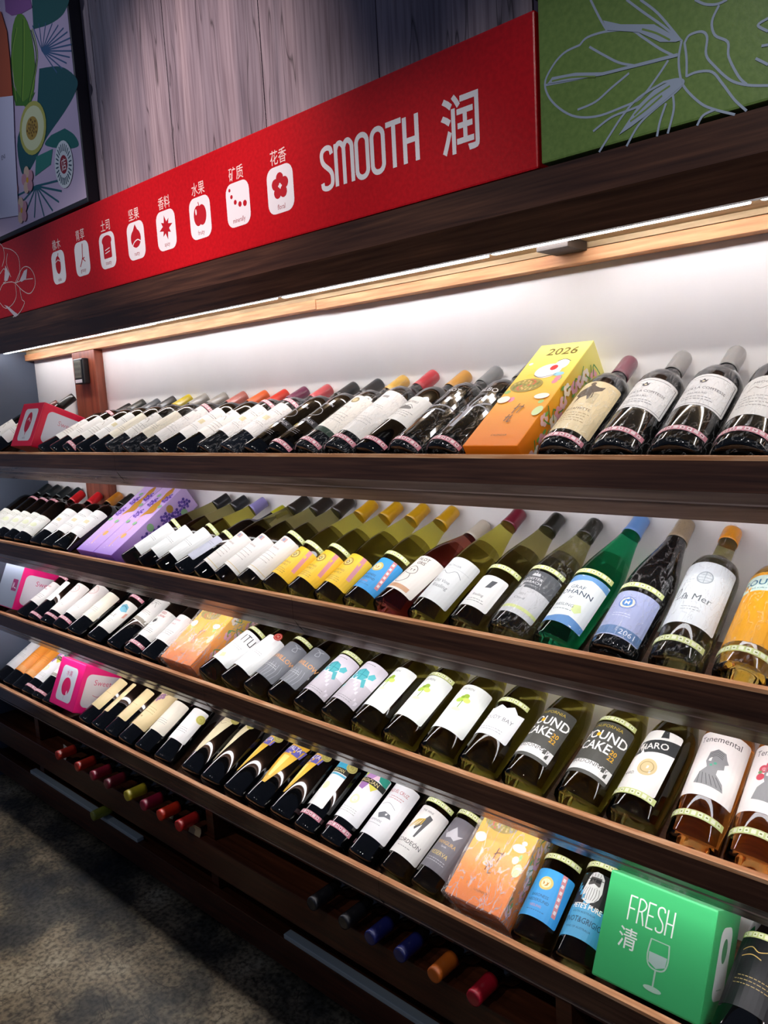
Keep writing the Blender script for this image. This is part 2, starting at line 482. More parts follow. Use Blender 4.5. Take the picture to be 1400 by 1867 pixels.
# post with the little meter
p = empty('wooden_post'); tag(p, 'red brown upright wooden post at the left end of the shelves', 'post')
zs = [(LIP[1]-.0495, CAMZ+.2235), (LIP[2]-.0495, LIP[1]-.0635), (LIP[3]-.0495, LIP[2]-.0635), (LIP[4]-.0495, LIP[3]-.0635), (.001, LIP[4]-.0635)]
for a, b in zs:
    box_obj('post_section', (-2.600, -2.446, .281, YW-.001, a, b), M_post, p, .0015)
mt = on_y(147, 677, .266)
m = empty('digital_meter', (mt.x, .2805, mt.z)); tag(m, 'small black digital meter mounted on the red brown post', 'meter')
box_obj('meter_case', (-.032, .032, -.022, 0, -.042, .042), mat('black_plastic', '141619', .35), m, .004)
box_obj('meter_screen', (-.026, .02, -.0235, -.0222, -.022, .035), mat('meter_lcd', '6f7068', .2), m, .0005)
box_obj('meter_badge', (-.026, .02, -.0235, -.0222, -.038, -.027), mat('white_plastic', 'd5d9de', .4), m, .0005)
segs = []
for k in range(3):
    for j in range(4):
        segs.append(('r', '23231f', -.018+j*.011, .024-k*.017, .0055, .009))
me = print_mesh('meter_digits', segs, lambda u, v, h: (u, -.0236-h, v))
link_mesh('meter_digits', me, m)

# bottom racks under shelf 4
rk = empty('floor_rack'); tag(rk, 'dark wood floor rack holding bottles lying on their sides', 'rack')
z4 = LIP[4]
for a, b, y in ((CAMZ-1.138, CAMZ-1.062, -.006), (CAMZ-1.270, CAMZ-1.195, -.004)):
    box_obj('front_rail', (XL, XR, y, y+.022, a, b), M_rail, rk, .002)
box_obj('rack_board', (XL, XR, .0165, YW-.002, CAMZ-1.081, CAMZ-1.069), M_rail, rk)
box_obj('rack_board', (XL, XR, .0185, YW-.002, CAMZ-1.215, CAMZ-1.203), M_rail, rk)
for xd in (-2.62, -1.62, -.62, .38):
    box_obj('upright', (xd, xd+.03, .0185, .25, .001, CAMZ-1.216), M_rail, rk)
    box_obj('upright', (xd, xd+.03, .0185, .25, CAMZ-1.202, CAMZ-1.082), M_rail, rk)
    box_obj('upright', (xd, xd+.03, .0185, .25, CAMZ-1.0685, z4-.0636), M_rail, rk)

# ------------------------------------------------------------------ sign boards
def flat_map(y, x0, z0):
    return lambda u, v, h: (x0+u, y-h, z0+v)
ZB, ZT = CAMZ+.3105, CAMZ+.5165
XS = -.597           # joint between the red and the green board
M_red = noise_mat('red_board_film', [(.35, 'b00812'), (.65, 'c00c16')], (1, 1, 1), 140, 3, .28, .5, .06)
M_greenb = noise_mat('green_board_film', [(.35, '5f7a3c'), (.65, '6b8544')], (1, 1, 1), 140, 3, .35, .5, .05)
red = empty('red_sign_board', (0, 0, 0)); tag(red, 'red sign board with flavour icons and white SMOOTH lettering', 'sign')
box_obj('board', (XL-.4, XS-.003, 0, .0295, ZB, ZT), M_red, red, .003)
grn = empty('green_sign_board', (0, 0, 0)); tag(grn, 'green sign board with pale flower line drawing at upper right', 'sign')
box_obj('board', (XS+.002, XR, 0, .0295, ZB+.004, ZT+.02), M_greenb, grn, .003)

def PX(px, py, Y=0):
    p_ = on_y(px, py, Y)
    return (p_.x, p_.z)
WH = 'e4e0e6'
# SMOOTH lettering, condensed rounded capitals, and the big character
sm = []
def glyph(ch, x, wd, h, t):
    """condensed rounded letters, origin bottom left"""
    x1 = x+wd; m_ = x+wd/2
    L_ = []
    if ch == 'S':
        c = curve_pts([(x1, h*.84), (x1-wd*.12, h*.96), (m_, h), (x+wd*.1, h*.93), (x+wd*.02, h*.78), (x+wd*.2, h*.62), (x1-wd*.15, h*.40), (x1, h*.22), (x1-wd*.1, h*.06), (m_, 0), (x+wd*.08, h*.04), (x, h*.14)], 6)
        L_.append(c)
    elif ch == 'M':
        L_ += [[(x, 0), (x, h)], curve_pts([(x, h*.86), (x+wd*.12, h*.98), (x+wd*.3, h), (x+wd*.47, h*.9), (x+wd*.5, h*.8)], 4), [(m_, h*.82), (m_, 0)],
               curve_pts([(m_, h*.86), (x+wd*.62, h*.98), (x+wd*.8, h), (x+wd*.97, h*.9), (x1, h*.8)], 4), [(x1, h*.82), (x1, 0)]]
    elif ch == 'O':
        L_.append(rrect(m_, h/2, wd, h, wd*.48, 6) + [(x1, h-wd*.48)])
    elif ch == 'T':
        L_ += [[(x-wd*.1, h), (x1+wd*.1, h)], [(m_, 0), (m_, h)]]
    elif ch == 'H':
        L_ += [[(x, 0), (x, h)], [(x1, 0), (x1, h)], [(x, h*.48), (x1, h*.48)]]
    elif ch == 'F':
        L_ += [[(x, 0), (x, h), (x1, h)], [(x, h*.5), (x1-wd*.15, h*.5)]]
    elif ch == 'R':
        L_ += [[(x, 0), (x, h)], curve_pts([(x, h), (m_, h), (x1, h*.88), (x1, h*.7), (m_, h*.52), (x, h*.5)], 4), [(m_, h*.52), (x1, 0)]]
    elif ch == 'E':
        L_ += [[(x1, h), (x, h), (x, 0), (x1, 0)], [(x, h*.5), (x1-wd*.15, h*.5)]]
    return L_
def word(txt, x, z, h, wd, gap, t, colr):
    polys = []
    for ch in txt:
        ww = wd*(1.55 if ch == 'M' else 1)
        for L_ in glyph(ch, x, ww, h, t):
            polys += stroke([(a, b+z) for a, b in L_], t)
        x += ww+gap
    return ('pp', colr, polys), x
sx, sz = PX(590, 352); ex, ez = PX(762, 290)
tz = PX(762, 205)[1]
hS = tz-ez
W_ = (ex-sx)
u_ = W_/(1*5+1.55+5*.42)
it, _ = word('SMOOTH', sx, ez+.0, hS*.98, u_, u_*.42, .0085, WH)
sm.append(it)
cx0, cz0 = PX(838, 224)
hC = PX(880, 168)[1]-PX(880, 275)[1]
sm.append(('t', WH, '润', cx0, cz0, hC*.80, .86, .014))
# eight rounded icon tiles
tiles = [(107, 486, '橡木', 'oaks'), (150, 470, '青草', 'grassy'), (196, 455, '土司', 'toasty'), (248, 437, '坚果', 'nutty'), (303, 418, '香料', 'spicy'), (365, 395, '水果', 'fruity'), (434, 370, '矿质', 'minerally'), (511, 343, '花香', 'floral')]
RD = 'b01020'
tw = .074; th = tw*1.12
smap = lambda u, v, h: (u, -.0002-h, v)
link_mesh('lettering', print_mesh('lettering', sm[:1], smap), red)
link_mesh('character', print_mesh('character', sm[1:], smap), red)
sm = []
for i, (px, py, zh, en) in enumerate(tiles):
    tile = []; sm_ = sm; sm = tile
    u, v = PX(px, py)
    v -= .002
    sm.append(('p', WH, rrect(u, v, tw, th, .019)))
    sm.append(('t', 'e8c9c6', zh, u, v+th/2+.0165, .0200, .85, .006))
    sm.append(('t', '9a2a34', en, u, v-th/2+.0110, .0095, .82))
    g = v+.006
    if i == 0:
        sm.append(('e', RD, u-.001, g, .012, .019)); sm.append(('l', WH, [(u-.014, g+.006), (u, g+.011), (u+.013, g+.005)], .002))
        sm.append(('l', RD, [(u+.001, g+.017), (u+.004, g+.024)], .003))
    elif i == 1:
        sm.append(('l', RD, curve_pts([(u+.006, g+.024), (u+.003, g+.008), (u, g-.006), (u-.011, g-.02)], 5), .0035))
        sm.append(('l', RD, [(u, g-.006), (u+.010, g-.004)], .0028)); sm.append(('l', RD, [(u+.002, g-.006), (u+.012, g-.012)], .0024))
    elif i == 2:
        sm.append(('p', RD, rrect(u, g-.002, .032, .036, .003))); sm.append(('e', RD, u, g+.014, .019, .010))
        sm.append(('l', WH, [(u-.009, g-.004), (u+.009, g-.001)], .002)); sm.append(('l', WH, [(u-.009, g-.010), (u+.009, g-.007)], .002))
    elif i == 3:
        sm.append(('e', RD, u, g-.001, .018, .017)); sm.append(('p', RD, [(u-.011, g+.010), (u+.011, g+.010), (u, g+.025)]))
        sm.append(('l', WH, curve_pts([(u-.013, g-.013), (u-.006, g-.007), (u+.006, g-.004), (u+.016, g-.008)], 4), .0025))
    elif i == 4:
        for q in range(8):
            a = R(q*45+10); r_ = .022 if q % 2 == 0 else .018
            sm.append(('p', RD, [(u+r_*math.cos(a), g+r_*math.sin(a)), (u+.007*math.cos(a+1.1), g+.007*math.sin(a+1.1)), (u, g), (u+.007*math.cos(a-1.1), g+.007*math.sin(a-1.1))]))
    elif i == 5:
        sm.append(('e', RD, u-.006, g-.001, .0125, .017)); sm.append(('e', RD, u+.006, g-.001, .0125, .017)); sm.append(('l', RD, [(u, g+.012), (u-.003, g+.021)], .0022))
        sm.append(('e', WH, u-.011, g+.006, .002, .005))
    elif i == 6:
        for q, (a, b) in enumerate(((-.020, .020), (-.016, .009), (-.007, -.001), (.005, -.006), (.018, -.007))):
            sm.append(('c', RD, u+a, g+b, .0028+q*.0005))
    else:
        for q in range(5):
            a = R(90+q*72); sm.append(('e', RD, u+.0115*math.cos(a), g+.0115*math.sin(a), .0085, .0085))
        for q in range(4):
            sm.append(('c', WH, u+.003*math.cos(q*1.6), g+.003*math.sin(q*1.6), .0014))
    base_ = len(sm) and sm[3:]
    def grow(it_):
        it_ = list(it_)
        f_ = lambda a_, b_: (u+(a_-u)*1.2, g+(b_-g)*1.2)
        if it_[0] in ('c', 'e'):
            it_[2], it_[3] = f_(it_[2], it_[3]); it_[4] *= 1.2
            if it_[0] == 'e': it_[5] *= 1.2
        elif it_[0] in ('p', 'l'):
            it_[2] = [f_(a_, b_) for a_, b_ in it_[2]]
        return tuple(it_)
    tile[3:] = [grow(q_) for q_ in tile[3:]]
    sm = sm_
    link_mesh('icon_tile', print_mesh('icon_tile', tile, smap), red)
# flower line drawing at the left end of the red board
fl = [[(0, 444), (6, 452), (8, 470), (4, 486)], [(6, 452), (22, 456), (34, 470), (36, 500), (30, 516)], [(14, 462), (12, 480), (20, 505)], [(28, 516), (40, 490), (52, 487), (62, 500), (64, 520), (55, 535), (42, 530), (28, 516)],
      [(28, 516), (44, 510), (60, 508)], [(28, 516), (20, 514), (6, 518), (0, 530)], [(28, 518), (30, 540), (22, 556), (10, 562), (0, 552)], [(36, 524), (40, 545), (45, 552), (36, 570), (24, 578)], [(0, 500), (8, 490), (12, 510), (6, 516)]]
for c in fl:
    sm.append(('l', 'dcc6c6', curve_pts([PX(*q) for q in c], 4), .0022))
sm.append(('p', 'cfc3d0', [PX(*q) for q in ((8, 556), (14, 558), (34, 574), (28, 578))])); sm.append(('p', 'cfc3d0', [PX(*q) for q in ((10, 484), (18, 500), (14, 512), (8, 512))]))
sm.append(('p', 'cfc3d0', [PX(*q) for q in ((44, 494), (50, 490), (48, 508), (40, 514), (36, 512))]))
link_mesh('flower_drawing', print_mesh('flower_drawing', sm, smap), red)
# flower on the green board (pixels of crop /2.8 + 900)
G = lambda pts: [PX(900+a/2.8, b/2.8) for a, b in pts]
gp = []
GL = '93a0b6'
gl = [[(495, 0), (540, 90), (578, 155)], [(440, 230), (480, 190), (580, 160), (700, 155), (760, 190), (850, 250), (920, 285)], [(440, 230), (360, 270), (300, 340), (262, 430), (300, 520), (400, 590), (520, 595), (650, 550), (750, 500), (830, 400), (890, 310)],
      [(265, 435), (420, 405), (600, 365), (720, 340), (860, 305), (940, 280)], [(490, 240), (560, 280), (640, 320), (720, 335)], [(690, 375), (600, 450), (520, 520), (430, 560)],
      [(680, 0), (760, 60), (860, 130), (960, 210)], [(750, 0), (840, 70), (950, 200)], [(960, 210), (945, 300), (955, 400), (985, 460), (1060, 530), (1130, 560), (1230, 585)],
      [(975, 220), (985, 300), (985, 390)], [(975, 220), (1000, 180), (1060, 162), (1090, 190), (1085, 280), (1130, 340), (1210, 410), (1300, 435), (1400, 437)],
      [(1150, 30), (1115, 110), (1130, 180), (1195, 215), (1200, 290), (1250, 390), (1290, 430)], [(985, 390), (1040, 368), (1115, 368), (1170, 430), (1230, 510), (1290, 565)],
      [(1030, 0), (1080, 22), (1140, 22), (1190, 0)], [(870, 420), (940, 405), (970, 420), (930, 470), (820, 560), (740, 640), (680, 745)], [(540, 775), (600, 680), (660, 590), (740, 500), (870, 420)],
      [(510, 670), (600, 600), (700, 560), (800, 520)], [(915, 480), (920, 560), (890, 680)], [(880, 530), (850, 620), (835, 695)], [(1040, 640), (1070, 590), (1130, 560)], [(1400, 95), (1350, 130), (1400, 160)], [(1400, 230), (1370, 235)], [(1340, 300), (1400, 330)]]
for c in gl:
    gp.append(('l', GL, curve_pts(G(c), 5), .0028))
gp.append(('p', GL, G([(560, 105), (650, 125), (820, 125), (960, 205), (930, 215), (850, 215), (740, 165), (580, 155)])))
gp.append(('p', GL, G([(275, 430), (300, 395), (420, 372), (560, 370), (940, 272), (940, 290), (560, 385), (400, 410)])))
gp.append(('p', GL, G([(960, 405), (900, 415), (820, 460), (740, 540), (640, 690), (700, 650), (820, 560), (930, 465), (965, 435)])))
for c in ([(300, 415), (400, 395), (520, 392)], [(760, 150), (830, 170), (900, 205)], [(720, 590), (800, 510), (900, 440)], [(700, 620), (780, 560), (860, 490)]):
    gp.append(('l', '6b8544', curve_pts(G(c), 4), .0022))
link_mesh('flower_drawing', print_mesh('flower_drawing', gp, smap), grn)

# poster with fruit at upper left
pst = empty('fruit_poster', (0, 0, 0)); tag(pst, 'framed poster of melon and palm leaves at upper left', 'poster')
pr = PX(160, 357, -.002)[0]
PY = -.03
zb_ = ZT+.006
box_obj('frame', (XL-.5, pr, -.002, .0295, zb_, CAMZ+1.3), mat('poster_frame', '22232c', .5), pst, .004)
P_ = lambda pts: [PX(a/2.8, b/2.8, -.0025) for a, b in pts]
pp = []
def clipL(pts):
    return [(max(a, XL-.48), b) for a, b in pts]
xe = pr-.006
pp.append(('p', 'c7b3cf', [(XL-.48, zb_+.012), (xe, zb_+.012), (xe, CAMZ+1.28), (XL-.48, CAMZ+1.28)]))
pp.append(('p', '1f5a58',  curve_pts(P_([(160, -40), (340, -40), (330, 60), (260, 120), (170, 150)]), 5)))
pp.append(('p', '17545a',  curve_pts(P_([(200, 350), (310, 340), (390, 400), (385, 470), (330, 570), (240, 700), (200, 780), (120, 900), (90, 700), (190, 520)]), 5)))
pp.append(('p', '1d6a66',  curve_pts(P_([(330, 655), (380, 690), (400, 745), (330, 760), (230, 740), (260, 690)]), 5)))
for q in range(14):
    a = R(-60+q*13)
    pp.append(('l', '3c5f88', P_([(215, 260), (215+150*math.cos(a), 230-130*math.sin(a)+abs(q-7)*4)]), .0035))
for q in range(9):
    a = R(200+q*22)
    pp.append(('l', '1e5f6e', P_([(185, 950), (185+130*math.cos(a), 960-150*math.sin(a))]), .005))
pp.append(('p', '2b7d72', P_([(185, 800), (270, 760), (260, 840), (180, 900)])))
pp.append(('e', '5c8a2a', *P_([(118, 310)])[0], .066, .112))
pp.append(('p', '3f7420', P_([(60, 430), (120, 520), (180, 470), (150, 540), (80, 540)])))
for q in (-.4, 0, .45):
    c0 = P_([(118+q*90, 100+abs(q)*120), (118+q*150, 300), (110+q*80, 520)])
    pp.append(('l', '355f1c', curve_pts(c0, 6), .0035)); pp.append(('l', '8fb344', [(a+.008, b) for a, b in curve_pts(c0, 6)], .003))
pp.append(('p', '8d5896', P_([(25, 0), (60, -30), (150, -30), (165, 40), (110, 70), (60, 80), (30, 60)])))
pp.append(('e', 'b5b257', *P_([(168, 655)])[0], .078, .064))
pp.append(('e', 'd8dcae', *P_([(168, 655)])[0], .066, .053))
pp.append(('e', 'ab8a3a', *P_([(165, 655)])[0], .036, .028))
for q in range(20):
    a = q*2.4; rr = .004+.0009*q; c0 = P_([(165, 655)])[0]
    pp.append(('e', '6a4d22', c0[0]+1.5*rr*math.cos(a), c0[1]+rr*math.sin(a), .0030, .003))
# round seal with a character
c0 = P_([(328, 840)])[0]
pp.append(('e', 'd9dfe2', *c0, .048, .056)); pp.append(('e', '8f1f30', *c0, .020, .022)); pp.append(('t', 'e8d8d8', '店', c0[0], c0[1], .022, .85, .01))
for q in range(26):
    a = R(q*360/26)
    pp.append(('l', '2c4a5c', [(c0[0]+.028*math.cos(a), c0[1]+.032*math.sin(a)), (c0[0]+.041*math.cos(a), c0[1]+.048*math.sin(a))], .0032))
# blossoms
for (a, b) in ((70, 985), (115, 1075), (145, 920)):
    c0 = P_([(a, b)])[0]
    for q in range(5):
        t = R(q*72+20); pp.append(('e', 'd9b7a0' if q % 2 else 'c88f9c', c0[0]+.020*math.cos(t), c0[1]+.020*math.sin(t), .016, .015))
    pp.append(('c', 'd9a627', c0[0], c0[1], .007))
# orange bottle with pale label at the left edge
pp.append(('p', 'b5532f', clipL(P_([(-200, 60), (10, 60), (40, 160), (55, 300), (70, 500), (-200, 520)]))))
pp.append(('p', 'd9d5ec', clipL(P_([(-200, 520), (72, 490), (80, 720), (100, 1100), (-200, 1150)]))))
c0 = P_([(22, 803)])[0]
pp.append(('t', '3a3552', 'ENI', c0[0], c0[1], .012, 1.1))
me = print_mesh('poster_print', pp, lambda u, v, h: (u, -.0022-h, v))
link_mesh('poster_print', me, pst)
# second panel whose corner shows above the green board
q = PX(953, 16, -.01)
pn = empty('framed_poster'); tag(pn, 'pale blue framed poster corner above the green sign', 'poster')
box_obj('frame', (q[0], XR, -.02, .0295, ZT+.0215, CAMZ+1.2), mat('panel_frame', '2a2c44', .5), pn, .002)
box_obj('panel_face', (q[0]+.004, XR-.01, -.0225, -.0202, ZT+.030, CAMZ+1.19), mat('panel_face', 'c3cbe2', .4), pn, .001)

# ------------------------------------------------------------------ bottles
PROF = {
 'bordeaux': (.305, [(.0, .0), (.030, .0), (.0365, .003), (.038, .008), (.038, .185), (.0372, .197), (.033, .212), (.024, .222), (.017, .230), (.0148, .240), (.0140, .262), (.0137, .298), (.0135, .305)]),
 'burgundy': (.298, [(.0, .0), (.032, .0), (.0395, .004), (.041, .009), (.041, .135), (.0400, .155), (.0365, .178), (.030, .200), (.0235, .220), (.0180, .238), (.0152, .252), (.0142, .270), (.0140, .298)]),
 'flute': (.335, [(.0, .0), (.030, .0), (.0365, .003), (.038, .008), (.038, .150), (.0372, .170), (.0345, .192), (.0300, .215), (.0245, .240), (.0195, .265), (.0165, .285), (.0148, .300), (.0140, .318), (.0138, .335)]),
}
def rad(kind, v):
    pr_ = PROF[kind][1]
    for (r0, z0), (r1, z1) in zip(pr_[2:], pr_[3:]):
        if z0 <= v <= z1:
            return r0+(r1-r0)*(v-z0)/max(1e-9, z1-z0)
    return pr_[-1][0] if v > .1 else pr_[3][0]
SEG = 32
def lathe(prof, seg=SEG, noise=0, split=None, closed=True):
    bm = bmesh.new()
    rings = []
    for r, z in prof:
        if r < 1e-6:
            rings.append([bm.verts.new((0, 0, z))])
        else:
            rings.append([bm.verts.new((( r+random.uniform(-noise, noise))*math.cos(2*PI*i/seg), (r+random.uniform(-noise, noise))*math.sin(2*PI*i/seg), z)) for i in range(seg)])
    for k in range(len(rings)-1):
        a, b = rings[k], rings[k+1]
        zc_ = (prof[k][1]+prof[k+1][1])/2
        for i in range(seg):
            j = (i+1) % seg
            if len(a) == 1: f = bm.faces.new((a[0], b[j], b[i]))
            elif len(b) == 1: f = bm.faces.new((a[i], a[j], b[0]))
            else: f = bm.faces.new((a[i], a[j], b[j], b[i]))
            f.smooth = True
            if split is not None and zc_ > split: f.material_index = 1
    if closed and len(rings[-1]) > 1:
        bm.faces.new(rings[-1])
    bmesh.ops.recalc_face_normals(bm, faces=bm.faces)
    return bm
CACHE = {}
def body_mesh(kind, glass):
    k = ('body', kind, glass)
    if k not in CACHE:
        pr_ = PROF[kind][1][:]
        fill = {'bordeaux': .228, 'burgundy': .205, 'flute': .212}[kind]
        pts = []
        for (r0, z0), (r1, z1) in zip(pr_, pr_[1:]):
            pts.append((r0, z0))
            if z0 < fill < z1: pts.append((r0+(r1-r0)*(fill-z0)/(z1-z0), fill))
        pts.append(pr_[-1])
        bm = lathe(pts + [(0, pr_[-1][1])], split=fill if glass+'_neck' in GLASS else None, closed=False)
        me = bpy.data.meshes.new('glass_body'); bm.to_mesh(me); bm.free()
        me.materials.append(GLASS[glass])
        if glass+'_neck' in GLASS: me.materials.append(GLASS[glass+'_neck'])
        CACHE[k] = me
    return CACHE[k]
def cap_mesh(kind, col, length, style):
    k = ('cap', kind, col, length, style)
    if k not in CACHE:
        L0 = PROF[kind][0]
        m = mat('capsule_'+col, col, .28, spec=.6, coat=.3)
        prof = []
        n = 6
        for i in range(n+1):
            z = L0-length + (length-.003)*i/n
            prof.append((rad(kind, min(z, L0))+.0013, z))
        prof += [(prof[-1][0]-.0008, L0+.001), (prof[-1][0]-.004, L0+.0016), (0, L0+.0016)]
        prof = [(prof[0][0]-.0006, prof[0][1])] + prof
        if style == 'screw':
            z0 = L0-length*.34
            prof2 = []
            for (r, z) in prof: prof2.append((r, z))
            prof2.insert(-4, (prof[-5][0], z0))
            prof = sorted([p for p in prof2 if p[0] > 1e-6], key=lambda p: p[1]) + [(0, L0+.0016)]
        bm = lathe(prof, 24, closed=False)
        me = bpy.data.meshes.new('capsule'); bm.to_mesh(me); bm.free()
        me.materials.append(m)
        CACHE[k] = me
    return CACHE[k]
def cylmap(kind, off=.0004, rot=0):
    RB = PROF[kind][1][4][0]
    def f(u, v, h):
        r = rad(kind, v)+off+h
        a = u/RB+rot
        return (r*math.sin(a), -r*math.cos(a), v)
    return f
def band_items(col, v, w_=.088, h=.0105):
    its = [('r', {'lime': 'cdd68c', 'pink': 'd98b9a'}[col], 0, v, w_, h)]
    c2 = {'lime': 'eef0d2', 'pink': 'f6dfe2'}[col]; c3 = {'lime': '8f9e4e', 'pink': '9c2f4a'}[col]
    n = int(w_/.0088)
    for i in range(n):
        u = (i-(n-1)/2)*.0088
        its.append(('r', c2, u, v, .0060, h*.62)); 
        if i % 3 != 1: its.append(('r', c3, u, v, .0028, h*.24))
    return its
def scrib(col, u, v, w_, n=3, gap=.005, th=.0013):
    """illegible small print as broken hair lines"""
    out = []
    rnd = random.Random(int((u+v+w_)*1e5))
    for k in range(n):
        x = u-w_/2*rnd.uniform(.7, 1)
        while x < u+w_/2*.9:
            l = rnd.uniform(.002, .006)
            out.append([(x, v-k*gap-th/2), (x+l, v-k*gap-th/2), (x+l, v-k*gap+th/2), (x, v-k*gap+th/2)])
            x += l+.0015
    return ('pp', col, out)

# label designs: (s0, s1, half-width, paper, items with v measured from the label centre)
def L_plain(paper='eceae6', text=None, w_=.044, s0=.060, s1=.165, inkc='55504c', extra=None, th=.006):
    h = (s1-s0)
    its = []
    if text:
        for i, t in enumerate(text.split('|')):
            its.append(('t', inkc, t, 0, h*.18-i*th*1.7, th, .85))
    its.append(scrib('8a8784', 0, -h*.12, w_*1.1, 3, .006))
    if extra: its += extra
    return (s0, s1, w_, paper, its)
def crest(c, u, v, s):
    return [('p', c, [(u-s, v+s*.7), (u-s*.5, v+s*.2), (u, v+s*1.1), (u+s*.5, v+s*.2), (u+s, v+s*.7), (u+s*.75, v-s*.6), (u, v-s), (u-s*.75, v-s*.6)]), ('c', 'e9e0c0', u, v-s*.15, s*.35)]
LAB = {}
LAB['blank'] = L_plain()
LAB['cream'] = L_plain('e6dfcc')
LAB['chateau'] = L_plain('edebe6', None, .046, .085, .165, extra=[('t', '3c3834', 'CHATEAU', 0, .022, .006, .9), ('e', '6a6662', 0, .002, .016, .006), ('l', '4a4642', curve_pts([(-.018, .004), (-.008, .011), (0, .007), (.008, .012), (.018, .004)], 4), .001)])
LAB['comtesse'] = (.090, .175, .050, 'ecebea', [('l', '4a4a50', [(-.046, -.038), (-.046, .036), (.046, .036), (.046, -.038), (-.046, -.038)], .0009)] + crest('3a3a42', 0, .023, .006) + [('t', '3c3c44', 'CLOS DE LA COMTESSE', 0, .004, .0062, .82), ('t', '5a5a60', 'PAUILLAC', 0, -.010, .0045, 1), scrib('6d6d72', 0, -.020, .05, 2, .006)])
LAB['horse'] = (.035, .175, .048, 'e6d3a8', [('p', '5a4a3a', [(-.018, .045), (-.006, .052), (.002, .062), (.006, .055), (.014, .052), (.022, .056), (.02, .045), (.010, .036), (.012, .022), (.006, .014), (.002, .026), (-.008, .020), (-.014, .004), (-.012, .024), (-.02, .034)]), ('c', '6b5846', 0, .062, .0045), ('r', 'c9b78c', .014, .02, .012, .03), ('t', '6a4a2a', 'L\'ESTAFFETTE', 0, -.012, .0065, .85), scrib('9c7d50', 0, -.024, .05, 4, .007)])
LAB['tree'] = (.03, .19, .05, '=near_black_glass', [('t', 'c9c9cc', 'ALBO', 0, .058, .012, .95, .01), ('t', 'aaaaae', '2018', 0, .042, .006, 1)] + [('l', '9a9aa2', curve_pts(c, 5), wd_) for c, wd_ in (([(0, -.06), (.001, -.03), (.0, -.008)], .009), ([(0, -.01), (-.012, .008), (-.03, .018)], .004), ([(0, -.01), (.012, .01), (.028, .022)], .004), ([(0, -.008), (0, .012), (.004, .03)], .004), ([(-.01, .005), (-.014, .018), (-.012, .03)], .003), ([(.01, .006), (.02, .008), (.034, .006)], .003), ([(0, -.02), (-.018, -.01), (-.034, -.006)], .003))])
LAB['ot'] = (.03, .19, .05, '=near_black_glass', [('t', 'd3d3d6', 'PINOT', -.004, .066, .010, 1, .008), ('t', '9fa0a6', '2019', .01, .04, .005), ('l', '8d8f98', curve_pts([(-.03, -.02), (-.01, .006), (.012, .016), (.034, .018)], 6), .0035), ('l', '8d8f98', curve_pts([(-.02, -.03), (0, -.002), (.024, .004)], 6), .003)])
LAB['silver'] = (.03, .185, .05, '=near_black_glass', [('t', 'b5b6ba', 'GRAND VIN', 0, .052, .006, 1), ('o', '9a9ba0', 0, .02, .017, .014, .0014), ('r', '2a2b2f', 0, -.012, .09, .014), ('t', 'c4c4c8', 'BORDEAUX', 0, -.012, .0075, 1), ('r', 'bfa93a', -.014, -.030, .018, .010), scrib('77787c', 0, -.045, .05, 3)])
LAB['seal'] = (.05, .18, .05, 'e8e4dc', [('c', '8a7a4a', .004, .048, .0095), ('c', 'c9bc8a', .004, .048, .006), ('t', '8a8a86', 'MARGAUX', -.004, .022, .007, .9), scrib('9a9a96', 0, 0, .06, 4, .008), ('r', '20382c', 0, -.058, .098, .014)])
LAB['sparse'] = (.045, .185, .05, 'edeae6', [('t', '777', 'AB', 0, 0, .001)][:0] + [('r', '9d9a98', .004, .050, .016, .007), scrib('9a9896', 0, .02, .05, 2), scrib('b0aeac', 0, -.02, .06, 3, .008)])
LAB['yellow'] = (.035, .125, .046, 'f0c22c', [('p', 'd78c92', [(.020, .045), (.030, .045), (.036, -.020), (.027, -.020)]), ('e', 'a88530', -.002, .020, .0125, .0125), ('e', 'f2dd88', -.002, .020, .009, .009)] + crest('8a6a2c', -.002, .020, .006) + [('t', '7a6224', 'BARONESS', -.004, -.006, .005, .9), ('t', '7a6224', 'NEUVELT', -.004, -.015, .005, .9), scrib('a58a30', -.004, -.026, .04, 3)])
LAB['bluebaron'] = (.035, .125, .046, '3a9ede', [('p', 'd78c92', [(.020, .045), (.029, .045), (.037, -.030), (.029, -.030)]), ('pp', 'ece0e0', [[(.0225+i*.0014, .040-i*.0115), (.0275+i*.0014, .040-i*.0115), (.0275+i*.0014, .034-i*.0115), (.0225+i*.0014, .034-i*.0115)] for i in range(6)]), ('e', 'd9c06a', -.002, .018, .0135, .0125), ('e', 'f0e3b0', -.002, .018, .009, .0085)] + crest('c08a3a', -.002, .018, .006) + [('t', '1c4a7a', 'BARONESS', -.003, -.006, .0055, .9), ('t', '1c4a7a', 'NIEDERSUND', -.003, -.015, .0055, .9), ('t', 'c58a9a', 'RIESLING', -.003, -.025, .0045, .9), scrib('2c6aa0', -.003, -.033, .04, 1)])
LAB['pilot'] = (.035, .135, .046, 'ebe5dc', [('t', '3c3634', 'PILOT', .002, .040, .008, .95, .01), ('t', '3c3634', 'GRIS', .004, .029, .008, .9, .01)] + [('l', '5a5450', curve_pts(c, 4), .0012) for c in ([(-.014, .0), (-.010, .012), (0, .018), (.010, .012), (.012, .002), (.004, -.004), (-.006, -.003), (-.014, 0)], [(-.012, -.004), (-.016, -.018), (-.012, -.030), (0, -.028), (.008, -.016), (.004, -.004)], [(-.004, .006), (-.002, .004)], [(.004, .006), (.006, .004)], [(-.022, -.01), (-.028, -.02), (-.024, -.03)])] + [('c', '5a5450', -.003, .008, .0016), ('c', '5a5450', .005, .008, .0016), ('p', 'cfa07a', [(-.03, -.045), (.03, -.045), (.03, -.035), (-.03, -.035)])])
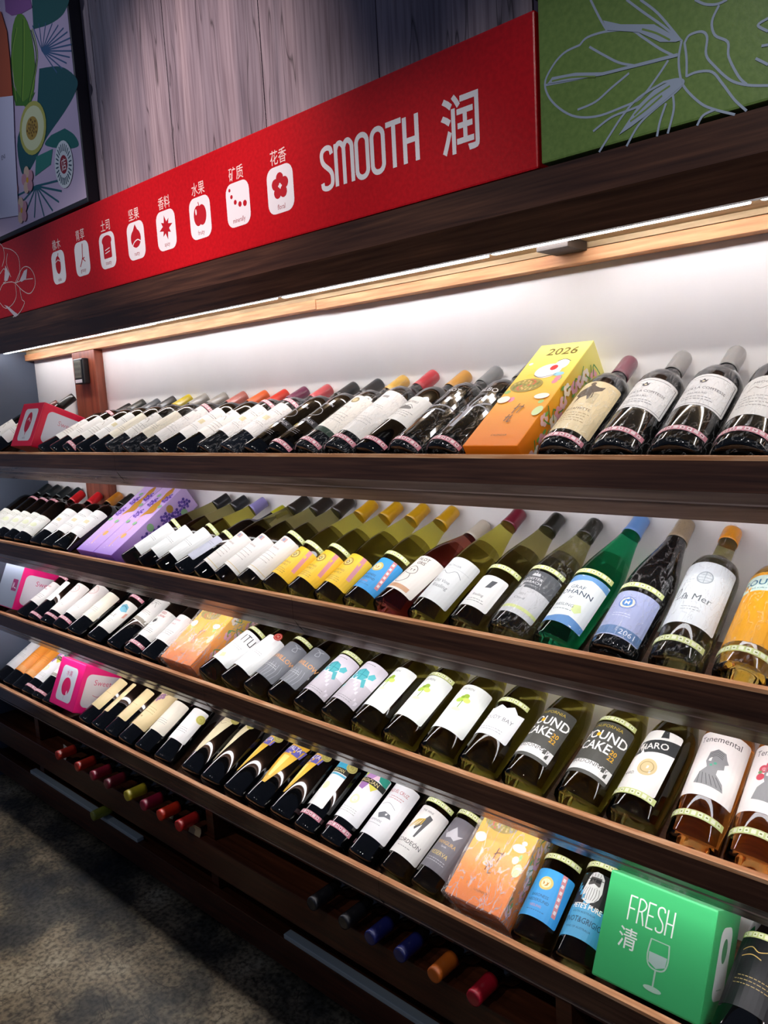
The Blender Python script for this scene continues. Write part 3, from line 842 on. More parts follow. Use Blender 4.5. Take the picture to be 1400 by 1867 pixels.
LAB['riesling'] = (.035, .150, .047, 'dde0df', [('t', '7a8082', 'ZELTINGER', 0, .035, .0045, 1), ('l', '8a9092', curve_pts([(-.03, .01), (-.015, .02), (0, .012), (.015, .022), (.03, .012)], 4), .0012), ('t', '7a8082', 'Old Vine', .002, -.008, .008, .9), ('t', '7a8082', 'Riesling', .006, -.022, .009, .9), ('r', 'c9cdcd', 0, .028, .08, .0015)])
LAB['smallwhite'] = (.035, .115, .036, 'e8e8e4', [('p', '4a4e52', [(.008, .028), (.018, .03), (.014, .012), (.004, .008)]), ('t', '66686a', 'Riesling', .002, -.012, .006, .9), scrib('8a8c8c', 0, -.022, .04, 2)])
LAB['loewen'] = (.032, .142, .047, 'c6c7c9', [('r', '55585c', 0, .032, .094, .046), ('p', 'c9cacc', [(-.008, .044), (-.005, .049), (-.002, .046), (0, .052), (.002, .046), (.005, .049), (.008, .044), (.008, .041), (-.008, .041)]), ('t', 'dcdcde', 'LOESTER', 0, .034, .0062, 1, .01), ('t', 'dcdcde', 'BERRACH', 0, .025, .0062, 1, .01), ('t', 'a8a9ac', 'CHARDONNAY', 0, .016, .0035, 1), ('t', '6a6c70', '2021', 0, -.008, .005, 1), ('t', '6a6c70', 'Chard', 0, -.018, .006, 1), ('r', 'ccd68e', 0, -.040, .094, .007)])
LAB['johann'] = (.032, .142, .047, 'e6ecea', [('p', '6f9fd0', [(-.047, .042), (-.02, .038), (.015, .046), (.047, .040), (.047, .055), (-.047, .055)]), ('p', '5c8fc8', [(-.047, -.040), (-.015, -.044), (.015, -.036), (.047, -.042), (.047, -.055), (-.047, -.055)]), ('t', '4a5a6a', 'GRAF', 0, .026, .0075, 1.05, .004), ('t', '4a5a6a', 'JOHANN', 0, .013, .0105, 1.05, .008), ('t', '4a5a6a', 'IV', 0, .001, .006, 1), ('p', 'd6e4a0', [(.012, -.012), (.022, -.008), (.028, -.020), (.020, -.028), (.012, -.024)]), ('t', '5c6c74', 'RIESLING', -.004, -.016, .0062, 1), scrib('7f8c90', -.004, -.026, .04, 1)])
LAB['lavender'] = (.020, .118, .047, 'a9b2d8', [('c', '6f86c4', 0, .022, .0135), ('c', 'e4e2d0', 0, .022, .0115), ('c', '4a86c8', 0, .022, .008), ('t', 'e4eaf4', 'M', 0, .022, .008, 1, .02), scrib('dfe3f2', 0, -.002, .03, 2), ('r', '5d7fae', 0, -.038, .094, .018), ('t', 'dfe8f6', '2061', .022, -.038, .010, 1)])
LAB['lamer'] = (.062, .190, .050, 'dde3e6', [('e', '9aa4aa', .006, .030, .012, .013), ('e', 'c9d0d3', .006, .030, .010, .011), ('pp', '9aa4aa', stroke([(-.004, .03), (.016, .03)], .0012)+stroke([(.006, .018), (.006, .043)], .0012)+stroke([(-.002, .024), (.014, .024)], .001)+stroke([(-.002, .036), (.014, .036)], .001)), ('l', '5c6468', curve_pts([(-.030, -.010), (-.024, .008), (-.022, -.002), (-.026, -.014), (-.018, -.012), (-.012, -.004), (-.010, -.014)], 5), .0014), ('t', '5c6468', 'la Mer', .006, -.012, .013, .95, 0, -4), scrib('a8b0b4', -.018, .026, .014, 2), scrib('a0a8ac', 0, -.032, .03, 2)])
LAB['gou'] = (.045, .190, .050, 'e8a31c', [('r', 'c9dfd4', -.004, .048, .092, .034), ('t', '2f6a86', 'GOUDAL', -.004, .050, .013, 1, .01), scrib('5c8a96', -.004, .037, .04, 1)])
LAB['crow'] = (.052, .150, .046, 'e2e0da', [('t', 'a8343c', 'RED', .004, .040, .008, 1, .01), ('t', 'a8343c', 'CAW', .006, .028, .008, 1, .01), ('p', '3c3c3c', [(-.008, .012), (.002, .016), (.008, .008), (.002, 0), (-.006, .002)]), ('o', '7a8a7a', -.004, .004, .016, .014, .001), scrib('7a7a78', 0, -.020, .05, 3)])
LAB['teal'] = (.040, .150, .047, 'e2dfd6', [('p', '6fb0c4', [(.0, .036), (.012, .044), (.026, .038), (.032, .022), (.020, .014), (.006, .018)]), ('l', '3a7c98', curve_pts([(.004, .030), (.014, .036), (.026, .030)], 4), .002), ('t', '7a7a70', 'PALLE', -.004, -.004, .011, 1, .004), scrib('9a9a90', -.004, -.020, .05, 3), ('p', 'd99a86', [(.034, .018), (.040, .022), (.040, .004), (.034, .0)])])
LAB['ringlabel'] = (.052, .185, .047, 'eae4de', [('o', 'c98f8a', .004, .040, .017, .0014), ('o', 'd4a5a0', .004, .040, .013, .0008), ('l', 'c98f8a', [(-.004, .036), (.004, .044), (.012, .036)], .001), scrib('bdb4ae', 0, -.005, .05, 2), scrib('a8a09a', 0, -.03, .04, 2)])
LAB['narrow'] = (.085, .180, .020, 'ecebe9', [])
LAB['tall'] = (.095, .195, .044, 'dedcd6', [('l', '7a7268', curve_pts([(-.02, .01), (-.01, .022), (0, .014), (.01, .024), (.02, .01)], 4), .0012), ('r', '8a8478', 0, -.042, .088, .012), scrib('9a948a', 0, .03, .05, 2), scrib('9a948a', 0, -.01, .05, 3)])
LAB['redname'] = L_plain('e8e4e0', None, .045, .055, .150, extra=[('t', 'a83c44', 'Rosso', .0, .028, .008), ('t', '8a3a44', 'VINO', 0, .012, .006)])
LAB['itu'] = (.045, .150, .047, 'eceeec', [('pp', '2c2c30', stroke([(.008, .020), (.008, .042)], .0022)+stroke([(.014, .042), (.026, .042)], .0022)+stroke([(.020, .020), (.020, .042)], .0022)+stroke([(.031, .042), (.031, .022), (.041, .022), (.041, .042)], .0022)), scrib('9a9a9a', .01, .004, .04, 2), ('p', 'd8e0a8', [(.0, -.03), (.012, -.026), (.016, -.036), (.004, -.044)])])
LAB['itu2'] = (.045, .155, .047, 'e9ebe8', [scrib('9a9a9a', 0, .0, .05, 2)])
LAB['wild'] = (.040, .150, .047, '71747a', [('l', 'a8abb0', curve_pts([(.012, .050), (.022, .046), (.026, .036), (.016, .034), (.018, .044), (.030, .050)], 5), .0016), ('t', 'd99a5c', 'WILD WILLOW', 0, .006, .0115, .95, .01), ('pp', '9a9da4', sum([stroke(curve_pts([(-.04+i*.009, -.052), (-.036+i*.009, -.03), (-.040+i*.009, -.012)], 3), .0012) for i in range(9)], [])), scrib('c2c4c8', 0, -.02, .05, 2)])
LAB['turtle'] = (.038, .150, .047, 'd9d3da', [('r', 'bfb8bf', 0, -.028, .094, .056), ('p', '4aa5ac', [(-.024, .014), (-.016, .028), (0, .034), (.014, .030), (.020, .016), (.012, .004), (-.010, .002)]), ('p', '56b2b8', [(.018, .022), (.026, .032), (.034, .028), (.032, .018), (.022, .014)]), ('p', '4aa5ac', [(-.022, .012), (-.036, .002), (-.034, -.004), (-.016, .004)]), ('p', '4aa5ac', [(.012, .006), (.022, -.010), (.028, -.006), (.020, .012)]), ('pp', '2f7f88', stroke([(-.012, .028), (-.010, .004)], .0014)+stroke([(.002, .033), (.004, .003)], .0014)+stroke([(-.022, .017), (.018, .018)], .0014)), ('p', '8fc7ca', [(-.034, -.016), (-.02, -.012), (-.014, -.02), (-.028, -.026)]), scrib('8a868c', 0, -.044, .06, 2), scrib('6a6a70', 0, .048, .03, 1)])
LAB['bigtree'] = (.045, .155, .047, 'e9ede6', [('t', '8a8c88', 'LAUREN', -.004, .044, .0055, 1)] + [('e', c, .002+a, .016+b, r_, r_*.8) for a, b, r_, c in ((0, .004, .009, 'b7cf5c'), (-.008, -.002, .007, 'a8c64c'), (.008, 0, .007, 'c4d86c'), (.002, .010, .006, '9dbc44'), (-.004, .006, .004, '86a838'))] + [('l', '7a9a3c', [(.002, .014), (.001, -.004)], .002), ('e', 'd5e6b8', .0, -.008, .010, .004)])
LAB['bay'] = (.058, .120, .047, 'e6e7e6', [('p', 'e6e7e6', [(-.047, .028), (-.03, .036), (-.018, .030), (-.004, .040), (.010, .034), (.022, .042), (.034, .032), (.047, .036), (.047, .02), (-.047, .02)]), ('t', '6a6e70', 'CLOUDY BAY', .0, .010, .0085, 1.0), scrib('9a9c9e', 0, -.014, .06, 2)])
LAB['pound'] = (.040, .150, .047, '4a4a44', [('r', 'e2e2de', 0, -.038, .094, .020), ('t', 'c9b040', 'CALIFORNIA', 0, .046, .0065, 1.1), ('t', 'f0efe8', 'POUND', .006, .026, .0185, .88, .012), ('t', 'f0efe8', 'CAKE', -.002, .003, .0185, .86, .012), ('t', 'd9a520', '20', .032, .002, .0085, 1, .01), ('t', 'd9a520', '22', .032, -.009, .0085, 1, .01), ('c', 'e8b020', -.006, .026, .0040), ('t', 'f0efe8', ' ', 0, 0, .001), ('t', '5a5a56', 'CHARDONNAY', 0, -.032, .0070, 1.15)])
LAB['pharo'] = (.040, .160, .040, 'e8e6de', [('p', '3a3c3c', [(-.040, .030), (.040, .046), (.040, .020), (-.040, .004)]), ('t', 'e8e6de', 'PHARO', .0, .025, .0125, .95, .012, 12), ('p', '3a3c3c', [(.008, .044), (.020, .047), (.016, .060), (.008, .060)]), ('e', 'cdb98a', .010, -.016, .015, .016), ('o', 'a08a5a', .010, -.016, .010, .0012), ('t', '4a4a46', 'CHARD.', -.018, -.030, .006, .9)])
LAB['tenem'] = (.068, .185, .049, 'e9e2dc', [('t', '4a4644', 'Tenemental', 0, .044, .011, .9, 0, 0)] + [('p', '8c8c8c', [(-.018, -.038), (-.014, -.018), (-.006, -.008), (-.010, .002), (-.008, .018), (.002, .026), (.014, .022), (.018, .012), (.022, .006), (.017, .002), (.018, -.006), (.010, -.010), (.010, -.018), (.022, -.030), (.026, -.042)])] + [('l', '5a5a5a', curve_pts([(-.008, .006+q*.004), (.002, .014+q*.003), (.012, .010+q*.003)], 4), .0009) for q in range(4)] + [('l', '5a5a5a', [(-.014+q*.005, -.018-q*.001), (-.012+q*.007, -.038)], .0009) for q in range(6)] + [('c', '5aa58a', .004, .000, .0022), ('c', '5aa58a', -.001, -.004, .002)])
LAB['tenem2'] = (.068, .185, .049, 'e9e2dc', [('t', '4a4644', 'Tenemental', 0, .044, .011, .9, 0, 0), ('p', '8c8c8c', [(-.018, -.038), (-.014, -.018), (-.006, -.008), (-.010, .002), (-.008, .018), (.002, .026), (.014, .022), (.018, .012), (.022, .006), (.017, .002), (.018, -.006), (.010, -.010), (.010, -.018), (.022, -.030), (.026, -.042)]), ('c', 'c8505c', -.012, .014, .007), ('c', 'c8505c', -.014, .0, .006), ('c', 'c8505c', -.004, .022, .006), ('c', '7a9a6a', -.016, .008, .003), ('c', 'd98a90', -.012, .014, .003)])
LAB['acordeon'] = (.036, .150, .049, 'e4e2dc', [('t', '6a6660', 'THE WINE', 0, .046, .0045, 1), ('p', '4a4a4c', [(-.006, .004), (.010, .040), (.020, .036), (.010, -.014), (.006, -.014), (.008, .016), (-.002, .000)])] + [('p', 'c0a040', [(-.030+q*.0055, -.004+q*.003-(.004 if q % 2 else 0)), (-.0275+q*.0055, -.004+q*.003), (-.006+q*.0022, .024+q*.001), (-.008+q*.0022, .024+q*.001)]) for q in range(7)] + [('t', '3c3a38', 'ACORDEÓN', 0, -.026, .0088, 1), scrib('8a8884', 0, -.040, .03, 1)])
LAB['mangura'] = (.036, .150, .047, '6f6c72', [('p', 'b9b7bb', [(-.022, .026), (-.012, .022), (0, .038), (.012, .022), (.022, .026), (.010, .010), (0, .014), (-.010, .010)]), ('t', 'd0a860', 'MANGURA', 0, .000, .0075, .9), ('t', 'c9c8cc', 'Syrah', 0, -.009, .004), ('t', 'd8c070', 'RESERVA', 0, -.024, .0085, .9), scrib('b5b4b8', 0, -.036, .05, 2)])
LAB['roux'] = (.045, .175, .047, 'e6e6e6', [('t', 'b54a50', 'RAQUEL CRUZ', .0, .044, .0080, .75), scrib('c07a7e', .004, .032, .04, 2), ('p', '66696e', [(-.010, -.014), (.004, -.006), (.018, -.008), (.024, -.016), (.010, -.018), (-.002, -.024)]), ('l', '7a7d82', curve_pts([(-.018, .008), (0, .014), (.020, .006)], 4), .001), ('t', '8a8c90', 'CARMENERE', -.006, -.030, .0050, .9), scrib('a0a2a6', -.006, -.038, .04, 1)])
def magic(v0=.0):
    return [('p', '6fb6c4', [(-.044, .062), (-.03, .062), (-.018, .044), (-.044, .040)]), ('p', 'd8dc5a', [(-.03, .062), (-.006, .062), (-.018, .044)]), ('p', 'b98ac4', [(-.006, .062), (.016, .062), (.004, .040), (-.018, .044)]), ('p', '2f9a84', [(.016, .062), (.044, .062), (.044, .040), (.022, .046)]), ('p', 'e8c8d8', [(.016, .062), (.022, .046), (.004, .040)]),
            ('p', 'c8d860', [(-.044, .030), (-.020, .030), (-.026, .014), (-.044, .018)]), ('p', 'a878b8', [(-.020, .030), (.006, .030), (.0, .012), (-.016, .016)]), ('p', 'e0d858', [(.006, .030), (.030, .030), (.02, .016)]),
            ('r', '22221e', 0, .036, .092, .013), ('t', 'd8c890', 'MAGICIAN', 0, .036, .0090, .95, .008), ('c', 'e4e6b4', 0, -.014, .012), ('c', 'eceee0', 0, -.014, .007), scrib('b8b8b0', 0, -.036, .05, 3)]
LAB['magic'] = (.055, .180, .047, 'e9e9ea', magic())
LAB['magicblue'] = (.055, .180, .032, 'eaeae6', [('r', '3fa8c8', 0, .050, .064, .024), ('r', '22221e', .0, .034, .064, .013), ('t', 'd8c890', 'MAGICIAN', 0, .034, .0085, .75, .008), ('r', '58b0cc', 0, .023, .064, .005), ('c', 'e4e6b4', 0, -.010, .010)])
def cone(c1, c2, txt=None, w_=.040):
    its = []
    if txt:
        its = [('p', c1, [(-w_, .045), (w_, .045), (w_*.86, .020), (-w_*.86, .020)])]
        its += [('t', 'e6e2ee', 'LA CUVEE', 0, .052, .0055, .8), ('t', 'e6e2ee', 'APALTA', 0, .038, .0125, .85, .012), ('t', 'e6e2ee', '2020', 0, .024, .004)]
        its += [('p', 'f2d878', [(-.010, .014), (.010, .014), (.004, -.05), (-.004, -.05)]), ('p', 'b88a30', [(-.030, .012), (-.024, .010), (-.004, -.055), (-.006, -.055)])]
    else:
        its = [scrib('a89878', 0, .045, .05, 2), ('l', '9a8a6a', curve_pts([(-.02, .03), (-.008, .036), (.004, .028), (.018, .034)], 4), .0012)]
    return (w_, its)
LAB['cone_tan'] = ('cone', 'd9cda8', cone('d9cda8', '', None))
LAB['cone_apalta'] = ('cone', 'e2b33c', cone('675fae', '', 'x'))
LAB['tan'] = (.052, .165, .036, 'e3cf9c', [scrib('b8a070', 0, .0, .04, 1)])
LAB['tangrape'] = (.052, .185, .046, 'e3cd9a', [('e', '9a7494', -.002+a, .040+b, .005, .006) for a, b in ((-.010, 0), (0, .004), (.008, .008), (-.006, -.009), (.004, -.006), (.012, 0), (-.002, -.014))] + [('l', '7a5a70', [(.010, .046), (.022, .062)], .002), scrib('a8905c', 0, .0, .05, 3, .008), ('c', 'a8905c', 0, -.036, .003)])
LAB['pete'] = (.034, .150, .047, '4a9fc8', [('r', '1a1b1c', 0, .028, .094, .060), ('p', 'd8d8d4', [(-.014, .048), (-.010, .057), (-.002, .060), (.008, .058), (.014, .050), (.016, .038), (.018, .026), (.016, .014), (.011, .007), (.006, .004), (.001, .001), (-.004, .004), (-.010, .006), (-.015, .014), (-.017, .026), (-.015, .038)]), ('p', '55534f', [(-.010, .050), (.010, .050), (.011, .036), (.006, .031), (-.006, .031), (-.011, .036)]), ('r', '1a1b1c', -.0052, .044, .0088, .0062), ('r', '1a1b1c', .0052, .044, .0088, .0062), ('l', '1a1b1c', [(-.014, .046), (.014, .046)], .0012), ('p', 'd8d8d4', [(-.009, .034), (0, .038), (.009, .034), (.004, .030), (-.004, .030)])] + [('l', '6c6b67', curve_pts([(x_, .030), (x_*1.2, .018), (x_*.9, .008)], 3), .0009) for x_ in (-.012, -.008, -.004, 0, .004, .008, .012)] + [('l', '6c6b67', curve_pts([(x_, .051), (x_*1.1, .057)], 3), .0009) for x_ in (-.009, -.004, .001, .006)] + [('t', 'efefe8', "PETE'S PURE", .002, -.004, .0088, .82, .02), ('t', '24506a', 'SOUTH AUSTRALIA', 0, -.015, .0035, 1), ('t', '1f4a62', 'PINOT&GRIGIO', .002, -.028, .0100, .74, .006), ('t', '24506a', 'WINE OF AUSTRALIA', 0, -.042, .0035, 1)])
LAB['goldvine'] = (.038, .150, .049, '17191c', [('l', 'c9a860', curve_pts([(-.03, .03), (-.016, .036), (-.004, .030), (.010, .036)], 5), .0014), ('l', 'c9a860', curve_pts([(-.028, .020), (-.012, .024), (.002, .020)], 5), .0014), ('l', 'c9a860', curve_pts([(.014, .020), (.020, .040), (.030, .034), (.024, .018), (.036, .024)], 5), .0018), scrib('a8925c', 0, -.01, .06, 3, .006)])
LAB['orange'] = (.055, .180, .046, 'e8902c', [scrib('b8661c', 0, .02, .06, 3, .008), ('r', 'eaa458', 0, -.05, .09, .02)])
LAB['whitegrey'] = (.055, .180, .046, 'd8dadc', [('t', '6a6c80', 'Vin', 0, .02, .01), scrib('9a9ca0', 0, .0, .06, 3)])
LAB['garland'] = (.035, .125, .046, 'efefe6', [('e', 'dfe4b4', -.014, -.006, .014, .012), ('e', 'e4e8c4', .014, -.004, .012, .010), ('o', 'b4b890', -.014, -.006, .010, .001), scrib('a4a48e', 0, .03, .06, 3), scrib('b8b8a0', 0, -.02, .06, 2)])
LAB['crestw'] = (.035, .150, .046, 'e8e4de', [('r', 'c9a49c', .002, .047, .020, .012), ('r', '8a9ab4', .002, .047, .008, .008), ('t', '8a6a62', 'Gaisbohl', .004, .020, .006, .8), scrib('a89e98', 0, .004, .05, 4, .009), ('r', 'd8c08a', 0, -.048, .09, .0015)])
LAB['lilac'] = (.040, .125, .024, 'b9bccc', [scrib('8a8c9c', 0, .02, .03, 2)])
LAB['medoc'] = (.060, .160, .046, 'ebe9e4', [('t', '5a5652', 'MEDOC', 0, .034, .0055), ('l', '8a8278', curve_pts([(-.018, .012), (-.010, .022), (0, .016), (.010, .024), (.018, .012)], 4), .0012), scrib('8a8682', 0, -.002, .06, 4, .008)])
LAB['medocw'] = (.060, .175, .046, 'ecebe8', [scrib('7a7672', 0, .030, .06, 2), ('r', 'd9cfa8', .014, .0, .016, .014), scrib('9a9692', 0, -.02, .06, 2)])

def label_mesh(kind, lab):
    k = ('lab', kind, lab)
    if k in CACHE:
        return CACHE[k]
    d = LAB[lab]
    if d[0] == 'cone':
        w_, its = d[2]
        s1 = .185; vc = .12
        base = ('p', d[1], [(-w_, s1), (w_, s1), (w_*.55, vc-.012), (.006, .05), (-.006, .05), (-w_*.55, vc-.012)])
        items = [base] + [shift(i, vc) for i in its]
    else:
        s0, s1, hw, paper, its = d
        vc = (s0+s1)/2
        items = [('p', paper, rrect(0, vc, 2*hw, s1-s0, .004, 3))] + [shift(i, vc) for i in its]
    me = print_mesh('label', items, cylmap(kind), 1, 1 if kind != 'bordeaux' or True else 0, cell=.007, step=.00002)
    CACHE[k] = me
    return me
def shift(it, dv):
    it = list(it)
    k = it[0]
    if k in ('c', 'e', 'r', 'o'): it[3] += dv
    elif k == 't': it[4] += dv
    elif k == 'p' or k == 'l': it[2] = [(a, b+dv) for a, b in it[2]]
    elif k == 'pp': it[2] = [[(a, b+dv) for a, b in q] for q in it[2]]
    return tuple(it)
def band_mesh(kind, col, v):
    k = ('band', kind, col, v)
    if k not in CACHE:
        CACHE[k] = print_mesh('band_sticker', band_items(col, v), cylmap(kind, .0018), 1, 1, cell=.008, step=.00003)
    return CACHE[k]
def medal_mesh(kind, u, v, col, r=.0125):
    k = ('medal', kind, u, v, col)
    if k not in CACHE:
        dk = {'gold': '8a6a20', 'cfc86a': 'a89c40', 'b03028': 'e8c8b8', 'b5ab62': '7d7434'}[col]
        its = [('c', col, u, v, r), ('o', dk, u, v, r*.72, .0008), ('t', dk, '95', u, v, r*.55, .9)]
        CACHE[k] = print_mesh('medal', its, cylmap(kind, .0025), 1, 1, cell=.006)
    return CACHE[k]
def wrap_mesh(kind):
    k = ('wrap', kind)
    if k not in CACHE:
        L0 = PROF[kind][0]
        prof = [(.020, -.0010), (rad(kind, .01)+.0012, .003)]
        n = 26
        for i in range(1, n):
            z = .006+(L0+.002-.006)*i/n
            prof.append((rad(kind, min(z, L0))+.0027, z))
        prof += [(.012, L0+.006), (0, L0+.0065)]
        bm = lathe(prof, 40, noise=.0004, closed=False)
        me = bpy.data.meshes.new('plastic_wrap'); bm.to_mesh(me); bm.free()
        me.materials.append(M_wrap)
        CACHE[k] = me
    return CACHE[k]

Y0 = .037
def place(shelf_k, M_, T_, kind, hidden=False, rb=.038):
    """base point on the shelf and the axis direction of a leaning bottle seen through two points of its axis"""
    zf = LIP[shelf_k]-.050
    E0 = R(28)
    zc = zf+rb*math.cos(E0)+.0006
    # row line in the picture
    a = proj((-3, Y0, zc)); b = proj((-.3, Y0, zc))
    dx, dy = b[0]-a[0], b[1]-a[1]; ux, uy = T_[0]-M_[0], T_[1]-M_[1]
    det = dx*(-uy)+dy*ux
    t = ((M_[0]-a[0])*(-uy)+(M_[1]-a[1])*ux)/det
    px, py = a[0]+t*dx, a[1]+t*dy
    r = ray(px, py)
    # x on the row line: plane through the line facing the camera
    lo, hi = -9, 1
    for _ in range(50):
        m_ = (lo+hi)/2
        if proj((m_, Y0, zc))[0] < px: lo = m_
        else: hi = m_
    B = Vector((lo, Y0, zc))
    n = Vector((0, -math.sin(E0), math.cos(E0)))
    r = ray(*T_)
    if hidden:
        q = CAM+r*(n.dot(B-CAM)/n.dot(r))
        L0 = PROF[kind][0]
        dl = math.hypot(q.y-B.y, q.z-B.z)
        slope = (q.x-B.x)/max(.05, dl)
        e = math.acos(min(.99, (YW-Y0-.008)/L0))
        sl = max(-.07, min(.2, slope))
        B.x = q.x-sl*dl
        return B, Vector((sl, math.cos(e), math.sin(e))).normalized(), 1.0
    q = on_y(T_[0], T_[1], YW-.011)
    d = q-B
    dl = math.hypot(d.y, d.z)
    sl = max(-.10, min(.36, d.x/dl))
    B.x = q.x-sl*dl
    d = q-B
    return B, d.normalized(), d.length/PROF[kind][0]

ROWS = {}
def settle(b):
    """stand a bottle on its shelf board with its base behind the fascia and its cap on the wall (or on the post)"""
    x, root, t_, kind, wrap, el, k, shelf_k, roll = b
    extra = .0034 if wrap else .0018
    L0 = PROF[kind][0]+(.0068 if wrap else .002)
    rb = PROF[kind][1][3][0]-.0008+(.0024 if wrap else 0)
    for _ in range(40):
        D = Vector((t_, math.cos(el), math.sin(el))).normalized()
        tipx = x+D.x*L0*k
        lim = (.2795 if -2.622 < tipx < -2.424 else YW-.0012)
        y = .0135+rb*math.sqrt(1-D.y**2)
        over = y+D.y*L0*k+(.0135+extra)*math.sqrt(1-D.y**2)-lim
        if abs(over) < .0004: break
        if .90 < k-over/(D.y*L0) < 1.10: k -= over/(D.y*L0)
        else: el += over*1.6
    root.location = (x, y, LIP[shelf_k]-.050+rb*math.sqrt(1-D.z**2)+.0008+(.001 if wrap else 0))
    xax = (Vector((1, 0, 0))-D*D.x).normalized()
    yax = D.cross(xax)
    root.rotation_mode = 'QUATERNION'
    root.rotation_quaternion = Matrix((xax, yax, D)).transposed().to_quaternion() @ Quaternion((0, 0, 1), R(roll))
    root.scale = (1, 1, k)
def bottle(shelf_k, M_, T_, label, kind='bordeaux', glass='black', cap='16181a', lab='blank', roll=0, band=None, medal=None, wrap=False, hidden=False, group=None, capl=.055, style='', dx=0, clear=None):
    B, D, k = place(shelf_k, M_, T_, kind, hidden, PROF[kind][1][4][0])
    k = max(.90, min(1.12, k))
    B.x += dx
    root = empty('wine_bottle', B)
    el = math.atan2(D.z, D.y)
    ROWS.setdefault(shelf_k, []).append([B.x, root, D.x/math.hypot(D.y, D.z), kind, wrap, el, k, shelf_k, roll])
    tag(root, label, 'bottle', group or {1: 'red wine bottles leaning on the top shelf', 2: 'bottles leaning on the second shelf', 3: 'bottles leaning on the third shelf', 4: 'bottles leaning on the lowest shelf'}[shelf_k])
    link_mesh('bottle_body', body_mesh(kind, glass), root)
    if cap: link_mesh('capsule', cap_mesh(kind, cap, capl, style), root)
    if lab: link_mesh('label', label_mesh(kind, lab), root)
    if band:
        for c, v in ([band] if isinstance(band[0], str) else band):
            link_mesh('band_sticker', band_mesh(kind, c, v), root)
    if medal: link_mesh('medal', medal_mesh(kind, *medal), root)
    if wrap: link_mesh('plastic_wrap', wrap_mesh(kind), root)
    return root
#BOTTLES
B = bottle
BK, GR = '17181b', '8c8c8c'
g1 = None
# --- top shelf, right to left
B(1, (1360, 824), (1450, 640), 'wrapped red wine bottle at right end of top shelf with brown chateau label', lab='medoc', cap='5a5a5c', band=('pink', .024), wrap=True)
B(1, (1246, 824), (1344, 648), 'wrapped dark bottle with black bordered white label, nearer the right end', lab='comtesse', cap='8e8b88', band=('pink', .030), wrap=True)
B(1, (1136, 824), (1250, 656), 'wrapped dark bottle with black bordered white label, right of the horse label bottle', lab='comtesse', cap='8e8b88', band=('pink', .030), wrap=True)
B(1, (1040, 818), (1150, 664), 'film wrapped dark bottle with tan label showing a horse and rider', lab='horse', cap='7a4450', band=('pink', .018), wrap=True)
B(1, (816, 818), (945, 675), 'dark bottle with a grey tree drawing leaning left of the orange gift box', lab='tree', cap='3c3c3e', band=('pink', .014), wrap=True)
B(1, (746, 818), (888, 682), 'black bottle with silver PINOT lettering and film wrapped grey cap', lab='ot', cap='77787a', band=('pink', .014), wrap=True)
B(1, (691, 816), (827, 690), 'dark bottle with white chateau drawing label and gold cap', lab='chateau', cap='c08a3c', band=('pink', .022))
B(1, (629, 816), (775, 687), 'dark bottle with tall white label and bright red wrapped cap', lab='sparse', cap='b0303a', band=('pink', .026), wrap=True)
B(1, (571, 816), (721, 697), 'dark bottle with white label bearing a small round gold seal', lab='seal', cap='c9a04a', band=('pink', .018), wrap=True)
B(1, (514, 816), (668, 704), 'all black bottle with silver print, right one of two alike', lab='silver', cap='26282a', band=('pink', .016))
B(1, (464, 816), (618, 710), 'all black bottle with silver print, left one of two alike', lab='silver', cap='26282a')
B(1, (414, 815), (570, 714), 'dark bottle with pink shoulder sticker and red wrapped cap', lab='medocw', cap='c04a50', glass='blue_black', band=('pink', .190), wrap=True)
B(1, (372, 815), (523, 718), 'dark bottle with pink shoulder sticker and purple cap', lab='medocw', cap='6a2a4a', band=('pink', .192), wrap=True)
B(1, (336, 815), (482, 723), 'dark bottle with white label and plain scarlet cap', lab='medoc', cap='c8301e')
B(1, (303, 815), (450, 724), 'dark bottle with white label and orange cap', lab='medocw', cap='d8602a')
B(1, (270, 815), (417, 725), 'dark bottle with white label and mottled red wrapped cap', lab='sparse', cap='b8685c', wrap=True, band=('pink', .192))
B(1, (239, 815), (385, 726), 'dark bottle with clear grey cap beside the mottled red capped one', lab='cream', cap='98948c', wrap=True)
B(1, (210, 815), (355, 727), 'dark bottle with clear grey cap beside the yellow ringed one', lab='medoc', cap='98948c', wrap=True)
B(1, (186, 815), (327, 729), 'dark bottle with a black cap ringed in bright yellow', lab='cream', cap='c9b020')
B(1, (163, 815), (297, 732), 'dark bottle with white label and matte black cap left of yellow ringed one', lab='medocw', cap='3a3a3c')
B(1, (141, 815), (264, 737), 'dark bottle with white label and small blue grey cap', lab='medoc', cap='50545a', band=('pink', .022))
B(1, (116, 815), (238, 738), 'dark bottle with black cap and a pale ring under the cap', lab='blank', cap='33332f', band=('pink', .195))
B(1, (88, 815), (212, 746), 'dark bottle with white label directly right of the red display block', lab='medoc', cap=BK, glass='black')
B(1, (8, 815), (135, 722), 'dark bottle with gold ringed black cap rising behind the red display block', lab='medocw', cap='1c1d18', band=('pink', .024))
B(1, (-17, 812), (106, 735), 'dark bottle at left end of top shelf with red brown cap', lab='medoc', cap='6a2c22')
